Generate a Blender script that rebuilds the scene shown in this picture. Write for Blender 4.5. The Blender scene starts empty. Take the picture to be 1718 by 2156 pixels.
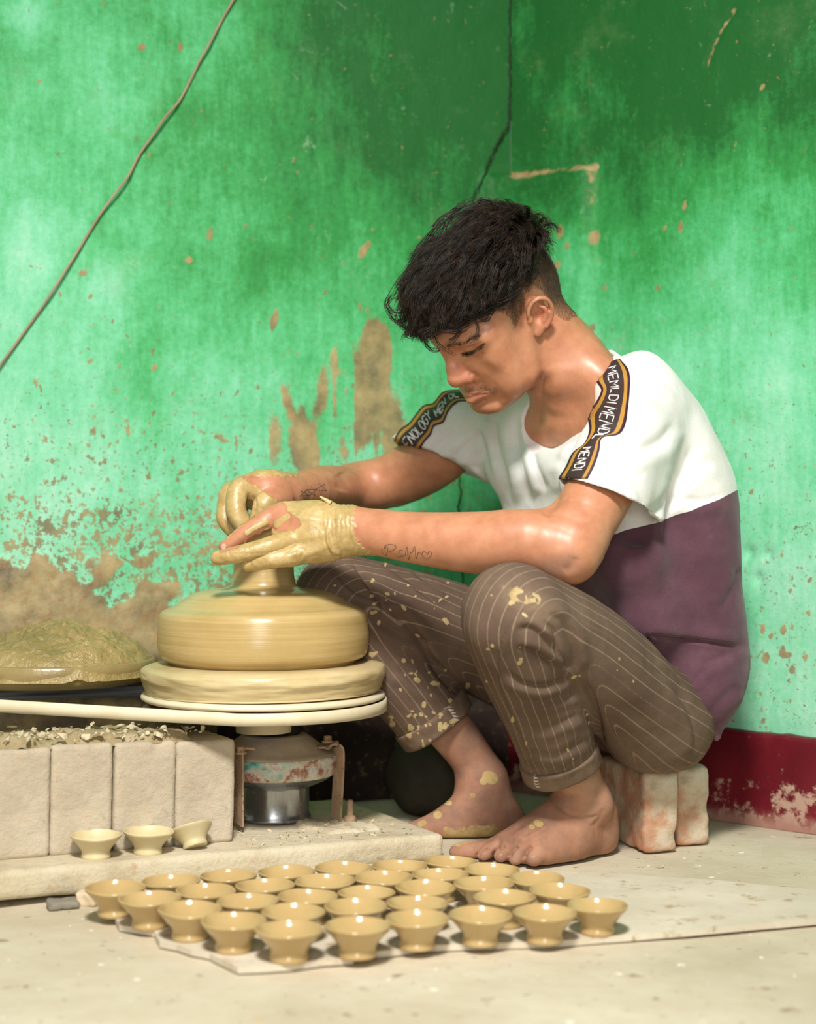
import bpy, bmesh, math, random
import numpy as np
import openvdb
from mathutils import Vector, Matrix
from mathutils.bvhtree import BVHTree

# ---------------------------------------------------------------- camera
W, H = 1718, 2156
FPX, CX, CY, CAMH = 3400.0, 859.0, 1078.0, 0.45
scene = bpy.context.scene
COL = scene.collection
cam_d = bpy.data.cameras.new('camera')
cam = bpy.data.objects.new('camera', cam_d)
COL.objects.link(cam)
cam.location = (0, 0, CAMH)
cam.rotation_euler = (math.pi / 2, 0, 0)
cam_d.sensor_fit = 'HORIZONTAL'
cam_d.sensor_width = 24.0
cam_d.lens = FPX / W * 24.0
cam_d.clip_start = 0.05
cam_d.dof.use_dof = True
cam_d.dof.focus_distance = 2.05
cam_d.dof.aperture_fstop = 2.6
scene.camera = cam

# ---------------------------------------------------------------- light
world = bpy.data.worlds.new('world')
scene.world = world
world.use_nodes = True
wbg = world.node_tree.nodes['Background']
wbg.inputs[0].default_value = (0.95, 1.0, 0.97, 1)
wbg.inputs[1].default_value = 0.17

def area(name, loc, target, sx, sy, power, col, spread=180):
    d = bpy.data.lights.new(name, 'AREA')
    d.shape = 'RECTANGLE'
    d.size, d.size_y = sx, sy
    d.energy = power
    d.color = col
    d.spread = math.radians(spread)
    o = bpy.data.objects.new(name, d)
    COL.objects.link(o)
    o.location = loc
    o.rotation_euler = (Vector(target) - Vector(loc)).to_track_quat('-Z', 'Y').to_euler()
    return o

area('skylight', (-0.10, 0.15, 2.15), (-0.02, 1.95, 0.25), 0.34, 0.34, 27, (1.0, 0.97, 0.93), 95)
area('doorway_light', (-0.10, -1.1, 0.86), (0.0, 2.2, 0.40), 0.75, 1.5, 15, (1.0, 0.97, 0.94), 120)

vs = scene.view_settings
vs.view_transform = 'Standard'
vs.look = 'None'
vs.gamma = 1.0
vs.use_curve_mapping = False
vs.exposure = 0.0
scene.cycles.max_bounces = 8

# ---------------------------------------------------------------- helpers
def P(px, py, D):
    """point seen at photograph pixel px, py at depth D metres in front of the camera"""
    return np.array([(px - CX) / FPX * D, D, CAMH - (py - CY) / FPX * D])

def proj(V):
    V = np.asarray(V)
    return np.stack([CX + FPX * V[..., 0] / V[..., 1], CY - FPX * (V[..., 2] - CAMH) / V[..., 1]], -1)

def srgb(r, g, b):
    f = lambda c: (c / 255 / 12.92) if c <= 10.3 else ((c / 255 + 0.055) / 1.055) ** 2.4
    return (f(r), f(g), f(b), 1.0)

def smooth(x, a, b):
    t = np.clip((x - a) / (b - a), 0, 1)
    return t * t * (3 - 2 * t)

_rng = np.random.RandomState(7)
_perm = _rng.randint(0, 1 << 30, 4096)
def _hash(ix, iy, iz):
    h = (ix * 73856093) ^ (iy * 19349663) ^ (iz * 83492791)
    return _perm[h & 4095] / float(1 << 30)
def vnoise(Pt, scale=1.0, off=0.0):
    """value noise -1..1"""
    q = np.asarray(Pt, dtype=np.float64) * scale + off + 1000.0
    i = np.floor(q).astype(np.int64)
    f = q - i
    f = f * f * (3 - 2 * f)
    x, y, z = i[..., 0], i[..., 1], i[..., 2]
    fx, fy, fz = f[..., 0], f[..., 1], f[..., 2]
    r = 0
    for dx in (0, 1):
        wx = fx if dx else 1 - fx
        for dy in (0, 1):
            wy = fy if dy else 1 - fy
            for dz in (0, 1):
                wz = fz if dz else 1 - fz
                r = r + wx * wy * wz * _hash(x + dx, y + dy, z + dz)
    return r * 2 - 1
def fbm(Pt, scale=1.0, n=3, off=0.0):
    r, a, t = 0, 1.0, 0
    for k in range(n):
        r = r + a * vnoise(Pt, scale * 2 ** k, off + 17.3 * k)
        t += a
        a *= 0.5
    return r / t

def new_mesh(name, V, F, smooth_shade=True):
    """V (n,3), F (m,k) array or list of arrays with the same k each"""
    Fs = F if isinstance(F, list) else [F]
    Fs = [np.asarray(f, dtype=np.int32) for f in Fs if len(f)]
    me = bpy.data.meshes.new(name)
    me.vertices.add(len(V))
    me.vertices.foreach_set('co', np.asarray(V, dtype=np.float32).ravel())
    nl = sum(f.size for f in Fs)
    nf = sum(len(f) for f in Fs)
    me.loops.add(nl)
    me.loops.foreach_set('vertex_index', np.concatenate([f.ravel() for f in Fs]))
    me.polygons.add(nf)
    tot = np.concatenate([np.full(len(f), f.shape[1], dtype=np.int32) for f in Fs])
    st = np.concatenate([[0], np.cumsum(tot)[:-1]]).astype(np.int32)
    me.polygons.foreach_set('loop_start', st)
    me.polygons.foreach_set('loop_total', tot)
    me.update(calc_edges=True)
    me.validate()
    me.polygons.foreach_set('use_smooth', np.full(len(me.polygons), smooth_shade))
    me.update()
    return me

def vattr(me, name, arr):
    arr = np.asarray(arr, dtype=np.float32)
    if arr.ndim == 1:
        a = me.attributes.new(name, 'FLOAT', 'POINT')
        a.data.foreach_set('value', arr)
    else:
        a = me.attributes.new(name, 'FLOAT_COLOR', 'POINT')
        c = np.ones((len(arr), 4), dtype=np.float32)
        c[:, :3] = arr
        a.data.foreach_set('color', c.ravel())

def link(name, me, mat=None, parent=None, label=None, cat=None, group=None, kind=None, loc=None, rot=None):
    o = bpy.data.objects.new(name, me)
    COL.objects.link(o)
    if me is not None and mat is not None and True:
        for m in (mat if isinstance(mat, (list, tuple)) else [mat]):
            me.materials.append(m)
    if parent is not None:
        o.parent = parent
    if loc is not None:
        o.location = loc
    if rot is not None:
        o.rotation_euler = rot
    for k, v in (('label', label), ('category', cat), ('group', group), ('kind', kind)):
        if v:
            o[k] = v
    return o

# ---- nodes
class NT:
    def __init__(s, name):
        s.m = bpy.data.materials.new(name)
        s.m.use_nodes = True
        s.t = s.m.node_tree
        s.b = s.t.nodes['Principled BSDF']
    def n(s, typ, **kw):
        nd = s.t.nodes.new(typ)
        for k, v in kw.items():
            if k.startswith('i_'):
                nd.inputs[int(k[2:]) if k[2:].isdigit() else k[2:].replace('_', ' ')].default_value = v
            else:
                setattr(nd, k, v)
        return nd
    def l(s, a, b):
        s.t.links.new(a, b)
    def coord(s):
        if not hasattr(s, '_tc'):
            s._tc = s.n('ShaderNodeTexCoord')
        return s._tc.outputs['Object']
    def mapped(s, sc):
        mp = s.n('ShaderNodeMapping')
        mp.inputs['Scale'].default_value = sc
        s.l(s.coord(), mp.inputs[0])
        return mp.outputs[0]
    def noise(s, scale, detail=4, rough=0.55, vec=None, dist=0.0):
        nd = s.n('ShaderNodeTexNoise')
        nd.inputs['Scale'].default_value = scale
        nd.inputs['Detail'].default_value = detail
        nd.inputs['Roughness'].default_value = rough
        nd.inputs['Distortion'].default_value = dist
        s.l(vec if vec is not None else s.coord(), nd.inputs['Vector'])
        return nd.outputs['Fac']
    def ramp(s, fac, stops):
        nd = s.n('ShaderNodeValToRGB')
        cr = nd.color_ramp
        while len(cr.elements) < len(stops):
            cr.elements.new(0.5)
        for e, (p, c) in zip(cr.elements, stops):
            e.position = p
            e.color = c if len(c) == 4 else (*c, 1)
        s.l(fac, nd.inputs[0])
        return nd.outputs['Color']
    def rng(s, fac, a, b, lo=0.0, hi=1.0, sm=True):
        nd = s.n('ShaderNodeMapRange')
        if sm:
            nd.interpolation_type = 'SMOOTHSTEP'
        for k, v in zip((1, 2, 3, 4), (a, b, lo, hi)):
            nd.inputs[k].default_value = v
        s.l(fac, nd.inputs[0])
        return nd.outputs[0]
    def math(s, op, a, b=None):
        nd = s.n('ShaderNodeMath', operation=op)
        for i, v in enumerate((a, b)):
            if v is None:
                continue
            if isinstance(v, (int, float)):
                nd.inputs[i].default_value = v
            else:
                s.l(v, nd.inputs[i])
        return nd.outputs[0]
    def mix(s, fac, a, b, mode='MIX'):
        nd = s.n('ShaderNodeMix', data_type='RGBA', blend_type=mode)
        for i, v in ((0, fac), (6, a), (7, b)):
            if isinstance(v, (int, float)):
                nd.inputs[i].default_value = v
            elif isinstance(v, tuple):
                nd.inputs[i].default_value = v
            else:
                s.l(v, nd.inputs[i])
        return nd.outputs[2]
    def attr(s, name, out='Fac'):
        nd = s.n('ShaderNodeAttribute', attribute_name=name)
        return nd.outputs[out]
    def bump(s, h, strength=0.3, dist=0.002, prev=None):
        nd = s.n('ShaderNodeBump')
        nd.inputs['Strength'].default_value = strength
        nd.inputs['Distance'].default_value = dist
        s.l(h, nd.inputs['Height'])
        if prev is not None:
            s.l(prev, nd.inputs['Normal'])
        return nd.outputs[0]
    def out(s, col=None, rough=None, normal=None, **kw):
        for k, v in (('Base Color', col), ('Roughness', rough), ('Normal', normal)):
            if v is None:
                continue
            if isinstance(v, (int, float, tuple)):
                s.b.inputs[k].default_value = v
            else:
                s.l(v, s.b.inputs[k])
        for k, v in kw.items():
            s.b.inputs[k.replace('_', ' ')].default_value = v
        return s.m

def dusty(name, c1, c2, c3=None, scale=20, rough=0.9, bstr=0.4, bdist=0.002, bscale=60, spec=0.3):
    t = NT(name)
    n1 = t.noise(scale, 5, 0.6)
    col = t.ramp(n1, [(0.3, c1), (0.7, c2)])
    if c3:
        n2 = t.noise(scale * 3.1, 4, 0.7)
        col = t.mix(t.rng(n2, 0.56, 0.68), col, c3)
    return t.out(col, rough, t.bump(t.noise(bscale, 6, 0.65), bstr, bdist), **{'Specular_IOR_Level': spec})

# ---- simple shapes
def box_mesh(name, sx, sy, sz, bev=0.002, seg=2, jitter=0.0, seed=0, sub=0, z0=True):
    bm = bmesh.new()
    bmesh.ops.create_cube(bm, size=1)
    for v in bm.verts:
        v.co.x *= sx
        v.co.y *= sy
        v.co.z = v.co.z * sz + (sz / 2 if z0 else 0)
    if bev:
        bmesh.ops.bevel(bm, geom=bm.edges[:], offset=bev, segments=seg, profile=0.5, affect='EDGES')
    if sub:
        bmesh.ops.triangulate(bm, faces=bm.faces[:])
        for _ in range(sub):
            long_e = [e for e in bm.edges if e.calc_length() > jitter[2]] if isinstance(jitter, tuple) else bm.edges[:]
            bmesh.ops.subdivide_edges(bm, edges=long_e, cuts=1)
            bmesh.ops.triangulate(bm, faces=bm.faces[:])
    me = bpy.data.meshes.new(name)
    bm.to_mesh(me)
    bm.free()
    return me

def rough_block(name, sx, sy, sz, step=0.006, amp=0.002, seed=0, rnd=0.006, chips=0, sc=40):
    """a block with a gridded, uneven surface, rounded worn edges and chips"""
    nx, ny, nz = [max(2, int(round(s / step))) for s in (sx, sy, sz)]
    gx, gy, gz = [np.linspace(-s / 2, s / 2, n + 1) for s, n in ((sx, nx), (sy, ny), (sz, nz))]
    idx = {}
    V, F = [], []
    def vid(i, j, k):
        key = (i, j, k)
        if key not in idx:
            idx[key] = len(V)
            V.append((gx[i], gy[j], gz[k]))
        return idx[key]
    for i in range(nx):
        for j in range(ny):
            F.append((vid(i, j, 0), vid(i, j + 1, 0), vid(i + 1, j + 1, 0), vid(i + 1, j, 0)))
            F.append((vid(i, j, nz), vid(i + 1, j, nz), vid(i + 1, j + 1, nz), vid(i, j + 1, nz)))
    for i in range(nx):
        for k in range(nz):
            F.append((vid(i, 0, k), vid(i + 1, 0, k), vid(i + 1, 0, k + 1), vid(i, 0, k + 1)))
            F.append((vid(i, ny, k), vid(i, ny, k + 1), vid(i + 1, ny, k + 1), vid(i + 1, ny, k)))
    for j in range(ny):
        for k in range(nz):
            F.append((vid(0, j, k), vid(0, j, k + 1), vid(0, j + 1, k + 1), vid(0, j + 1, k)))
            F.append((vid(nx, j, k), vid(nx, j + 1, k), vid(nx, j + 1, k + 1), vid(nx, j, k + 1)))
    V = np.array(V)
    hs = np.array([sx, sy, sz]) / 2
    # round the edges
    inner = np.clip(V, -(hs - rnd), hs - rnd)
    dv = V - inner
    L = np.linalg.norm(dv, axis=1)
    cnt = (np.abs(dv) > 1e-9).sum(1)
    m = cnt > 1
    V[m] = inner[m] + dv[m] / L[m][:, None] * rnd
    n = dv / np.maximum(L, 1e-9)[:, None]
    r = np.random.RandomState(seed)
    V = V + n * (fbm(V, sc, 4, seed * 3.7) * amp)[:, None]
    for c in range(chips):
        p = V[r.randint(len(V))]
        e = np.abs(p) / hs
        if (e > 0.9).sum() < 2:
            continue
        rr = r.uniform(0.006, 0.016)
        d = np.linalg.norm(V - p, axis=1)
        w = np.clip(1 - d / rr, 0, 1)
        V = V - (p / np.linalg.norm(p))[None] * (w * rr * 0.45)[:, None]
    V[:, 2] += sz / 2
    return new_mesh(name, V, np.array(F))

def lathe(name, prof, n=96, closed=False, wob=None):
    """prof list of (r, z)"""
    prof = np.array(prof, float)
    a = np.linspace(0, 2 * np.pi, n, endpoint=False)
    V = np.stack([prof[:, 0][:, None] * np.cos(a), prof[:, 0][:, None] * np.sin(a), np.repeat(prof[:, 1][:, None], n, 1)], -1)
    if wob is not None:
        V = wob(V, a)
    m = len(prof)
    i = np.arange(m - 1)[:, None] * n
    j = np.arange(n)[None]
    j2 = (j + 1) % n
    F = np.stack([i + j, i + j2, i + n + j2, i + n + j], -1).reshape(-1, 4)
    return new_mesh(name, V.reshape(-1, 3), F)

def spline(pts, n):
    """Catmull-Rom through pts, n samples"""
    pts = np.array(pts, float)
    if len(pts) == 2:
        t = np.linspace(0, 1, n)[:, None]
        return pts[0] * (1 - t) + pts[1] * t
    p = np.vstack([2 * pts[0] - pts[1], pts, 2 * pts[-1] - pts[-2]])
    m = len(pts) - 1
    u = np.linspace(0, m, n)
    i = np.minimum(u.astype(int), m - 1)
    t = (u - i)[:, None]
    a, b, c, d = p[i], p[i + 1], p[i + 2], p[i + 3]
    return 0.5 * ((2 * b) + (-a + c) * t + (2 * a - 5 * b + 4 * c - d) * t * t + (-a + 3 * b - 3 * c + d) * t ** 3)

def tubes(name, paths, radii, sides=5):
    """many tubes in one mesh; paths list of (n,3), radii list of (n,) ; ends closed by tapering"""
    Vs, Fs, base = [], [], 0
    for pth, r in zip(paths, radii):
        n = len(pth)
        tg = np.gradient(pth, axis=0)
        tg /= np.linalg.norm(tg, axis=1)[:, None] + 1e-12
        ref = np.array([0.3, 0.5, 0.81]) if abs(tg[0] @ np.array([0.3, 0.5, 0.81])) < 0.9 else np.array([1.0, 0, 0])
        u = np.cross(tg, ref)
        u /= np.linalg.norm(u, axis=1)[:, None] + 1e-12
        w = np.cross(tg, u)
        a = np.linspace(0, 2 * np.pi, sides, endpoint=False)
        V = pth[:, None] + (u[:, None] * np.cos(a)[None, :, None] + w[:, None] * np.sin(a)[None, :, None]) * np.asarray(r).reshape(-1, 1, 1)
        Vs.append(V.reshape(-1, 3))
        i = np.arange(n - 1)[:, None] * sides
        j = np.arange(sides)[None]
        j2 = (j + 1) % sides
        Fs.append((np.stack([i + j, i + j2, i + sides + j2, i + sides + j], -1).reshape(-1, 4)) + base)
        base += n * sides
    return new_mesh(name, np.concatenate(Vs), np.concatenate(Fs))

def polyline_dist(Q, pl):
    """distance from 2-D points Q (n,2) to polyline pl (m,2); also signed side and arclength parameter"""
    Q = np.asarray(Q)
    best = np.full(len(Q), 1e9)
    side = np.zeros(len(Q))
    par = np.zeros(len(Q))
    s0 = 0
    for a, b in zip(pl[:-1], pl[1:]):
        ab = b - a
        L2 = ab @ ab + 1e-12
        t = np.clip(((Q - a) @ ab) / L2, 0, 1)
        dv = Q - a - t[:, None] * ab
        d = np.hypot(dv[:, 0], dv[:, 1])
        m = d < best
        best[m] = d[m]
        side[m] = np.sign(ab[0] * dv[m, 1] - ab[1] * dv[m, 0])
        par[m] = s0 + t[m] * math.sqrt(L2)
        s0 += math.sqrt(L2)
    return best, side, par / s0
# ---------------------------------------------------------------- room
CORNER = np.array([0.167, 2.63])
DL = np.array([-0.9397, -0.3420])
DR = np.array([0.756, -0.654])
NL = np.array([0.3420, -0.9397])
NR = np.array([-0.654, -0.756])

def wall_uv(px, py, side):
    """photograph pixel -> (u along the wall from the corner, z) by ray / wall intersection"""
    d, n = (DL, NL) if side == 'l' else (DR, NR)
    px, py = np.asarray(px, float), np.asarray(py, float)
    r = np.stack([(px - CX) / FPX, np.ones_like(px)], -1)
    t = (CORNER @ n) / (r @ n)
    q = r * t[..., None]
    return np.stack([(q - CORNER) @ d, CAMH - (py - CY) / FPX * t], -1)

def wall_pt(u, z, side, off=0.0):
    d, n = (DL, NL) if side == 'l' else (DR, NR)
    q = CORNER + d * u + n * off
    return np.array([q[0], q[1], z])

def wl(pts, side):
    a = np.array(pts, float)
    return wall_uv(a[:, 0], a[:, 1], side)

def wall_grid(side, ulen, ztop, step):
    nu, nz = int(ulen / step), int(ztop / step)
    u, z = np.meshgrid(np.linspace(0, ulen, nu + 1), np.linspace(0, ztop, nz + 1), indexing='ij')
    return u.ravel(), z.ravel(), nu, nz

def build_wall(side):
    ulen, ztop, step = (1.7, 1.9, 0.0068) if side == "l" else (1.3, 1.9, 0.0068)
    u, z, nu, nz = wall_grid(side, ulen, ztop, step)
    q = np.stack([u, z], -1)
    q3 = np.stack([u, z, np.zeros_like(u) + (0 if side == 'l' else 5)], -1)
    off = fbm(q3, 3.0, 4, 2.0) * 0.006 + fbm(q3, 30.0, 3, 9.0) * 0.0011
    stain = np.zeros_like(u)       # brown dried clay
    splat = np.zeros_like(u)       # density of clay splatter
    bleach_shade = fbm(q3 * [1, 0.5, 1], 5.0, 4, 31.0) * 0.5  # uneven faded paint, with the walls' light falloff mixed into the colour
    def blob(px, py, rx, ry, amt=1.0, ang=0.0):
        c = wall_uv(px, py, side)
        s = 2.55 / FPX
        dx, dz = u - c[0], z - c[1]
        ca, sa = math.cos(ang), math.sin(ang)
        a = (dx * ca + dz * sa) / (rx * s)
        b = (-dx * sa + dz * ca) / (ry * s)
        return np.clip(1.25 - np.sqrt(a * a + b * b), 0, 1) * amt
    # plinth of thicker plaster low in the corner
    zt = wall_uv(1100, 374, side)[1]
    ue = wall_uv(1012, 374, 'l')[0] if side == 'l' else wall_uv(1252, 374, 'r')[0]
    wig = fbm(q3, 12, 2, 4.0) * 0.006
    pl = smooth(zt - z + wig, -0.004, 0.010) * smooth(ue - u + wig, -0.004, 0.014)
    off = off + pl * 0.016
    edge = np.exp(-((z - zt + wig) / 0.008) ** 2) * (u < ue + 0.01)
    edge2 = np.exp(-((u - ue + wig) / 0.012) ** 2) * (z < zt) * smooth(z, zt - 0.30, zt - 0.02)
    n1 = fbm(q3, 45, 4, 77.0)
    n2 = fbm(q3 * [1, 0.3, 1], 60, 4, 12.0)
    if side == 'r':
        stain = np.maximum(stain, edge * (0.62 + 0.5 * n1))
        stain = np.maximum(stain, edge2 * (0.35 + 0.6 * n1))
        for (x, y, rx, ry) in ((1443, 433, 5, 9), (1434, 478, 7, 15), (1401, 478, 5, 7), (1386, 605, 6, 7), (1273, 605, 5, 7),
                               (1605, 184, 3, 6), (1192, 490, 8, 16), (1186, 560, 9, 10), (1208, 520, 6, 10), (1250, 690, 7, 9), (1255, 500, 10, 16),
                               (1608, 1325, 5, 10), (1650, 1327, 7, 10), (1623, 1340, 5, 6), (1613, 1385, 8, 12), (1668, 1410, 7, 8), (1647, 1365, 6, 9),
                               (1655, 1380, 14, 5), (1698, 1385, 8, 7), (1666, 1300, 3, 5), (1610, 1490, 5, 6), (1627, 1480, 3, 7), (1668, 1215, 4, 6), (1707, 1220, 3, 6)):
            stain = np.maximum(stain, blob(x, y, rx * 1.25, ry * 1.25, 1.1) * (1 + 0.5 * n1))
        # long dark scratch, upper right
        d, s_, t_ = polyline_dist(q, wl([(1548, 20), (1520, 62), (1500, 105), (1492, 135)], 'r'))
        stain = np.maximum(stain, np.clip(1.1 - d / 0.0055, 0, 1) * (0.7 + 0.5 * n1))
        off -= np.clip(1 - d / 0.006, 0, 1) * 0.003
        zpx = CAMH - (z - CAMH)
        splat = 0.01 + 0.03 * smooth(-z, -0.95, -0.6) + 0.10 * smooth(-z, -0.75, -0.25) * smooth(u, 0.2, 0.5)
        bleach_shade = bleach_shade + 0.10 + 0.55 * smooth(-z, -0.95, -0.35) - 1.25 * smooth(z, 0.70, 1.15) + 0.15 * smooth(u, 0.15, 0.5)  # upper wall darkened in the colour, standing in for weaker light
        off -= 0.010 * np.exp(-(((u - wall_uv(1575, 1165, 'r')[0]) / 0.006) ** 2 + ((z - wall_uv(1575, 1165, 'r')[1]) / 0.008) ** 2))
        off -= 0.010 * np.exp(-(((u - wall_uv(1616, 1168, 'r')[0]) / 0.005) ** 2 + ((z - wall_uv(1616, 1168, 'r')[1]) / 0.006) ** 2))
        off -= 0.010 * np.exp(-(((u - wall_uv(1594, 1219, 'r')[0]) / 0.006) ** 2 + ((z - wall_uv(1594, 1219, 'r')[1]) / 0.008) ** 2))
    else:
        stain = np.maximum(stain, edge * (0.45 + 0.7 * n1))
        # dried clay wiped down the wall behind the hands
        st = fbm(q3 * [1, 0.10, 1], 60, 4, 3.0)
        r_ = np.zeros_like(u)
        for (x, y, rx, ry, a) in ((790, 745, 34, 85, 1.5), (740, 760, 50, 70, 0.85), (705, 775, 24, 55, 0.75), (690, 850, 60, 100, 0.85), (765, 880, 62, 140, 1.0), (640, 915, 36, 100, 0.85),
                                  (610, 860, 10, 60, 1.0), (700, 960, 90, 70, 0.85), (800, 820, 24, 100, 0.7), (575, 930, 26, 90, 0.45), (830, 930, 60, 130, 0.55)):
            ang = -0.35 if (x, y) == (610, 860) else 0.0
            r_ = np.maximum(r_, blob(x, y, rx, ry, a, ang))
        stain = np.maximum(stain, np.clip(r_ * (1.15 + 2.2 * st), 0, 1.25))
        for (x, y, rx, ry, an) in ((298, 100, 9, 9, 0.6), (378, 97, 5, 12, -.3), (290, 292, 5, 14, .1), (441, 492, 6, 20, 0), (398, 547, 8, 9, 0), (175, 575, 8, 10, .3),
                                   (192, 622, 6, 5, -.4), (774, 515, 8, 9, 0), (762, 530, 8, 14, .3), (577, 675, 7, 26, .25), (35, 682, 4, 4, 0), (325, 775, 6, 8, 0), (755, 650, 4, 12, .1),
                                   (240, 450, 4, 4, 0), (470, 255, 3, 4, 0), (82, 172, 4, 4, 0), (312, 322, 5, 6, 0), (190, 760, 3, 5, 0), (462, 920, 22, 6, .5), (195, 910, 6, 12, 0)):
            stain = np.maximum(stain, blob(x, y, rx * 1.2, ry * 1.2, 1.15, an) * (1 + 0.5 * n1))
        x_l = wall_uv(330, 1000, 'l')[0]
        bott = smooth(-z, -0.60, -0.33)
        splat = 0.01 + 0.05 * smooth(-z, -0.95, -0.70) + 0.10 * smooth(-z, -0.72, -0.52) + 0.42 * smooth(-z, -0.50, -0.36) * smooth(u, .15, .45)
        # solid crust of dried clay at the foot of the wall, by the tub
        cr = smooth(-z + 0.10 * n1 + 0.09 * fbm(q3, 9, 4, 50.0), -0.395, -0.30) * smooth(u, wall_uv(540, 1250, 'l')[0] - 0.02, wall_uv(330, 1250, 'l')[0] + 0.06)
        stain = np.maximum(stain, cr * 1.3)
        off += cr * (0.004 + 0.003 * fbm(q3, 60, 3, 91.0))
        bleach_shade = bleach_shade - 0.20 + 0.55 * smooth(-z, -0.95, -0.45) + 0.42 * smooth(u, 0.2, 0.75) - 1.0 * smooth(z, 0.60, 1.2) * smooth(-u, -0.6, -0.1)  # darker top by the corner and paler left side: light painted in
        bleach_shade += blob(60, 520, 50, 90, 0.8) * 0.6 + blob(250, 590, 90, 60, 0.6) * 0.5 + blob(60, 30, 50, 60, 0.5)
    dd, nn = (DL, NL) if side == 'l' else (DR, NR)
    V = np.stack([CORNER[0] + dd[0] * u + nn[0] * off, CORNER[1] + dd[1] * u + nn[1] * off, z], -1)
    i, j = np.meshgrid(np.arange(nu), np.arange(nz), indexing='ij')
    a = i * (nz + 1) + j
    F = np.stack([a, a + nz + 1, a + nz + 2, a + 1], -1).reshape(-1, 4)
    if side == 'l':
        F = F[:, ::-1]
    me = new_mesh('wall_' + side, V, F)
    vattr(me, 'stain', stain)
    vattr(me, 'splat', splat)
    vattr(me, 'bleach_shade', bleach_shade)
    vattr(me, 'low_shade', (smooth(-z + .03 * n1, -.26, -.17) if side == 'l' else smooth(-z + .03 * n1, -.2, -.12) * smooth(-u, -.14, -.04)))  # dark foot of the walls: shade behind the wheel painted into the colour
    return me

def wall_material():
    t = NT('green limewashed plaster')
    big = t.noise(7, 6, 0.62)
    fine = t.noise(120, 5, 0.7)
    streak = t.noise(1, 5, 0.65, t.mapped((70, 70, 14)))
    bl = t.attr('bleach_shade')
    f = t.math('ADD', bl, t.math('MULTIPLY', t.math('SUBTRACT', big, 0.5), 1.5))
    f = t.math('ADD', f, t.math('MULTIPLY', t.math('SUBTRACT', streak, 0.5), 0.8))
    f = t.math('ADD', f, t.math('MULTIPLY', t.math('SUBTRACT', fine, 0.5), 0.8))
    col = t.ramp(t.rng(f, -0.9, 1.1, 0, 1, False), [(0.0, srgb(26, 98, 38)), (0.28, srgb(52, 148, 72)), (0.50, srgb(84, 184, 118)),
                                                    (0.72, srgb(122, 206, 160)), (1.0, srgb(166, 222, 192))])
    # pale scuffs
    sc = t.rng(t.noise(38, 6, 0.75, None, 0.6), 0.62, 0.76)
    col = t.mix(t.math('MULTIPLY', sc, 0.40), col, srgb(190, 226, 190))
    # olive grime
    gr = t.rng(t.noise(9, 5, 0.7), 0.55, 0.8)
    col = t.mix(t.math('MULTIPLY', gr, 0.30), col, srgb(120, 150, 96))
    # splatter specks, thresholded by density
    sp = t.attr('splat')
    n1 = t.noise(85, 3, 0.55, t.mapped((1, 1, 0.75)))
    n2 = t.noise(190, 2, 0.5)
    n3 = t.noise(34, 5, 0.7)
    def speck(nz, base, gain):
        s = t.math('ADD', nz, t.math('MINIMUM', t.math('MULTIPLY', sp, gain), 0.15))
        return t.rng(s, base, base + 0.022)
    m = t.math('MAXIMUM', speck(n1, 0.715, 0.55), speck(n2, 0.735, 0.55))
    m = t.math('MAXIMUM', m, speck(n3, 0.72, 0.36))
    browns = t.ramp(t.noise(22, 4, 0.6), [(0.35, srgb(118, 92, 62)), (0.6, srgb(166, 138, 92))])
    col = t.mix(t.math('MULTIPLY', m, 0.85), col, browns)
    st = t.math('ADD', t.attr('stain'), t.math('MULTIPLY', t.math('SUBTRACT', t.noise(70, 5, 0.75), 0.5), 0.9))
    stm = t.rng(st, 0.36, 0.62)
    clay = t.ramp(t.noise(16, 6, 0.7), [(0.32, srgb(112, 88, 62)), (0.5, srgb(160, 132, 90)), (0.68, srgb(190, 162, 114))])
    col = t.mix(t.math('MULTIPLY', stm, 0.9), col, clay)
    col = t.mix(t.attr('low_shade'), col, t.ramp(t.noise(20, 5, .7), [(.35, srgb(34, 28, 22)), (.6, srgb(58, 46, 34)), (.78, srgb(104, 88, 64))]))
    b1 = t.bump(t.noise(26, 8, 0.65), 0.55, 0.004)
    b2 = t.bump(t.noise(1, 6, 0.7, t.mapped((160, 160, 45))), 0.35, 0.0012, b1)
    b3 = t.bump(t.math('MAXIMUM', m, stm), 0.3, 0.0015, b2)
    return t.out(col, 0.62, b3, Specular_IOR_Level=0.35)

M_wall = wall_material()
M_low_shade = None
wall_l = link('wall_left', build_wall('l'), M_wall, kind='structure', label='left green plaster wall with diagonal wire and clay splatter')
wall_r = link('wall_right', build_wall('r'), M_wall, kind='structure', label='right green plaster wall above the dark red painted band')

# crack down the corner, wandering off onto the left wall
M_crack = dusty('crack dark', srgb(24, 40, 22), srgb(40, 62, 34))
def crack(path_px, side, w, parent, n=60, seed=1, off=0.004):
    pts = spline(wl(path_px, side), n)
    r = np.random.RandomState(seed)
    V, F = [], []
    for k, (u, z) in enumerate(pts):
        jx = r.uniform(-0.0014, 0.0014)
        ww = w * (0.55 + 0.6 * r.rand()) * (0.35 + 0.65 * math.sin(math.pi * min(1, max(0.06, 1 - k / n))))
        u = max(u, .005)
        V.append(wall_pt(max(0.001, u + jx - ww), z, side, off))
        V.append(wall_pt(u + jx, z, side, off + 0.0012))
        V.append(wall_pt(u + jx + ww, z, side, off))
    F = [(3 * k + i, 3 * k + i + 1, 3 * k + i + 4, 3 * k + i + 3) for k in range(n - 1) for i in (0, 1)]
    o = link('crack', new_mesh('crack', np.array(V), np.array(F), False), M_crack, parent)
    return o
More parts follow.
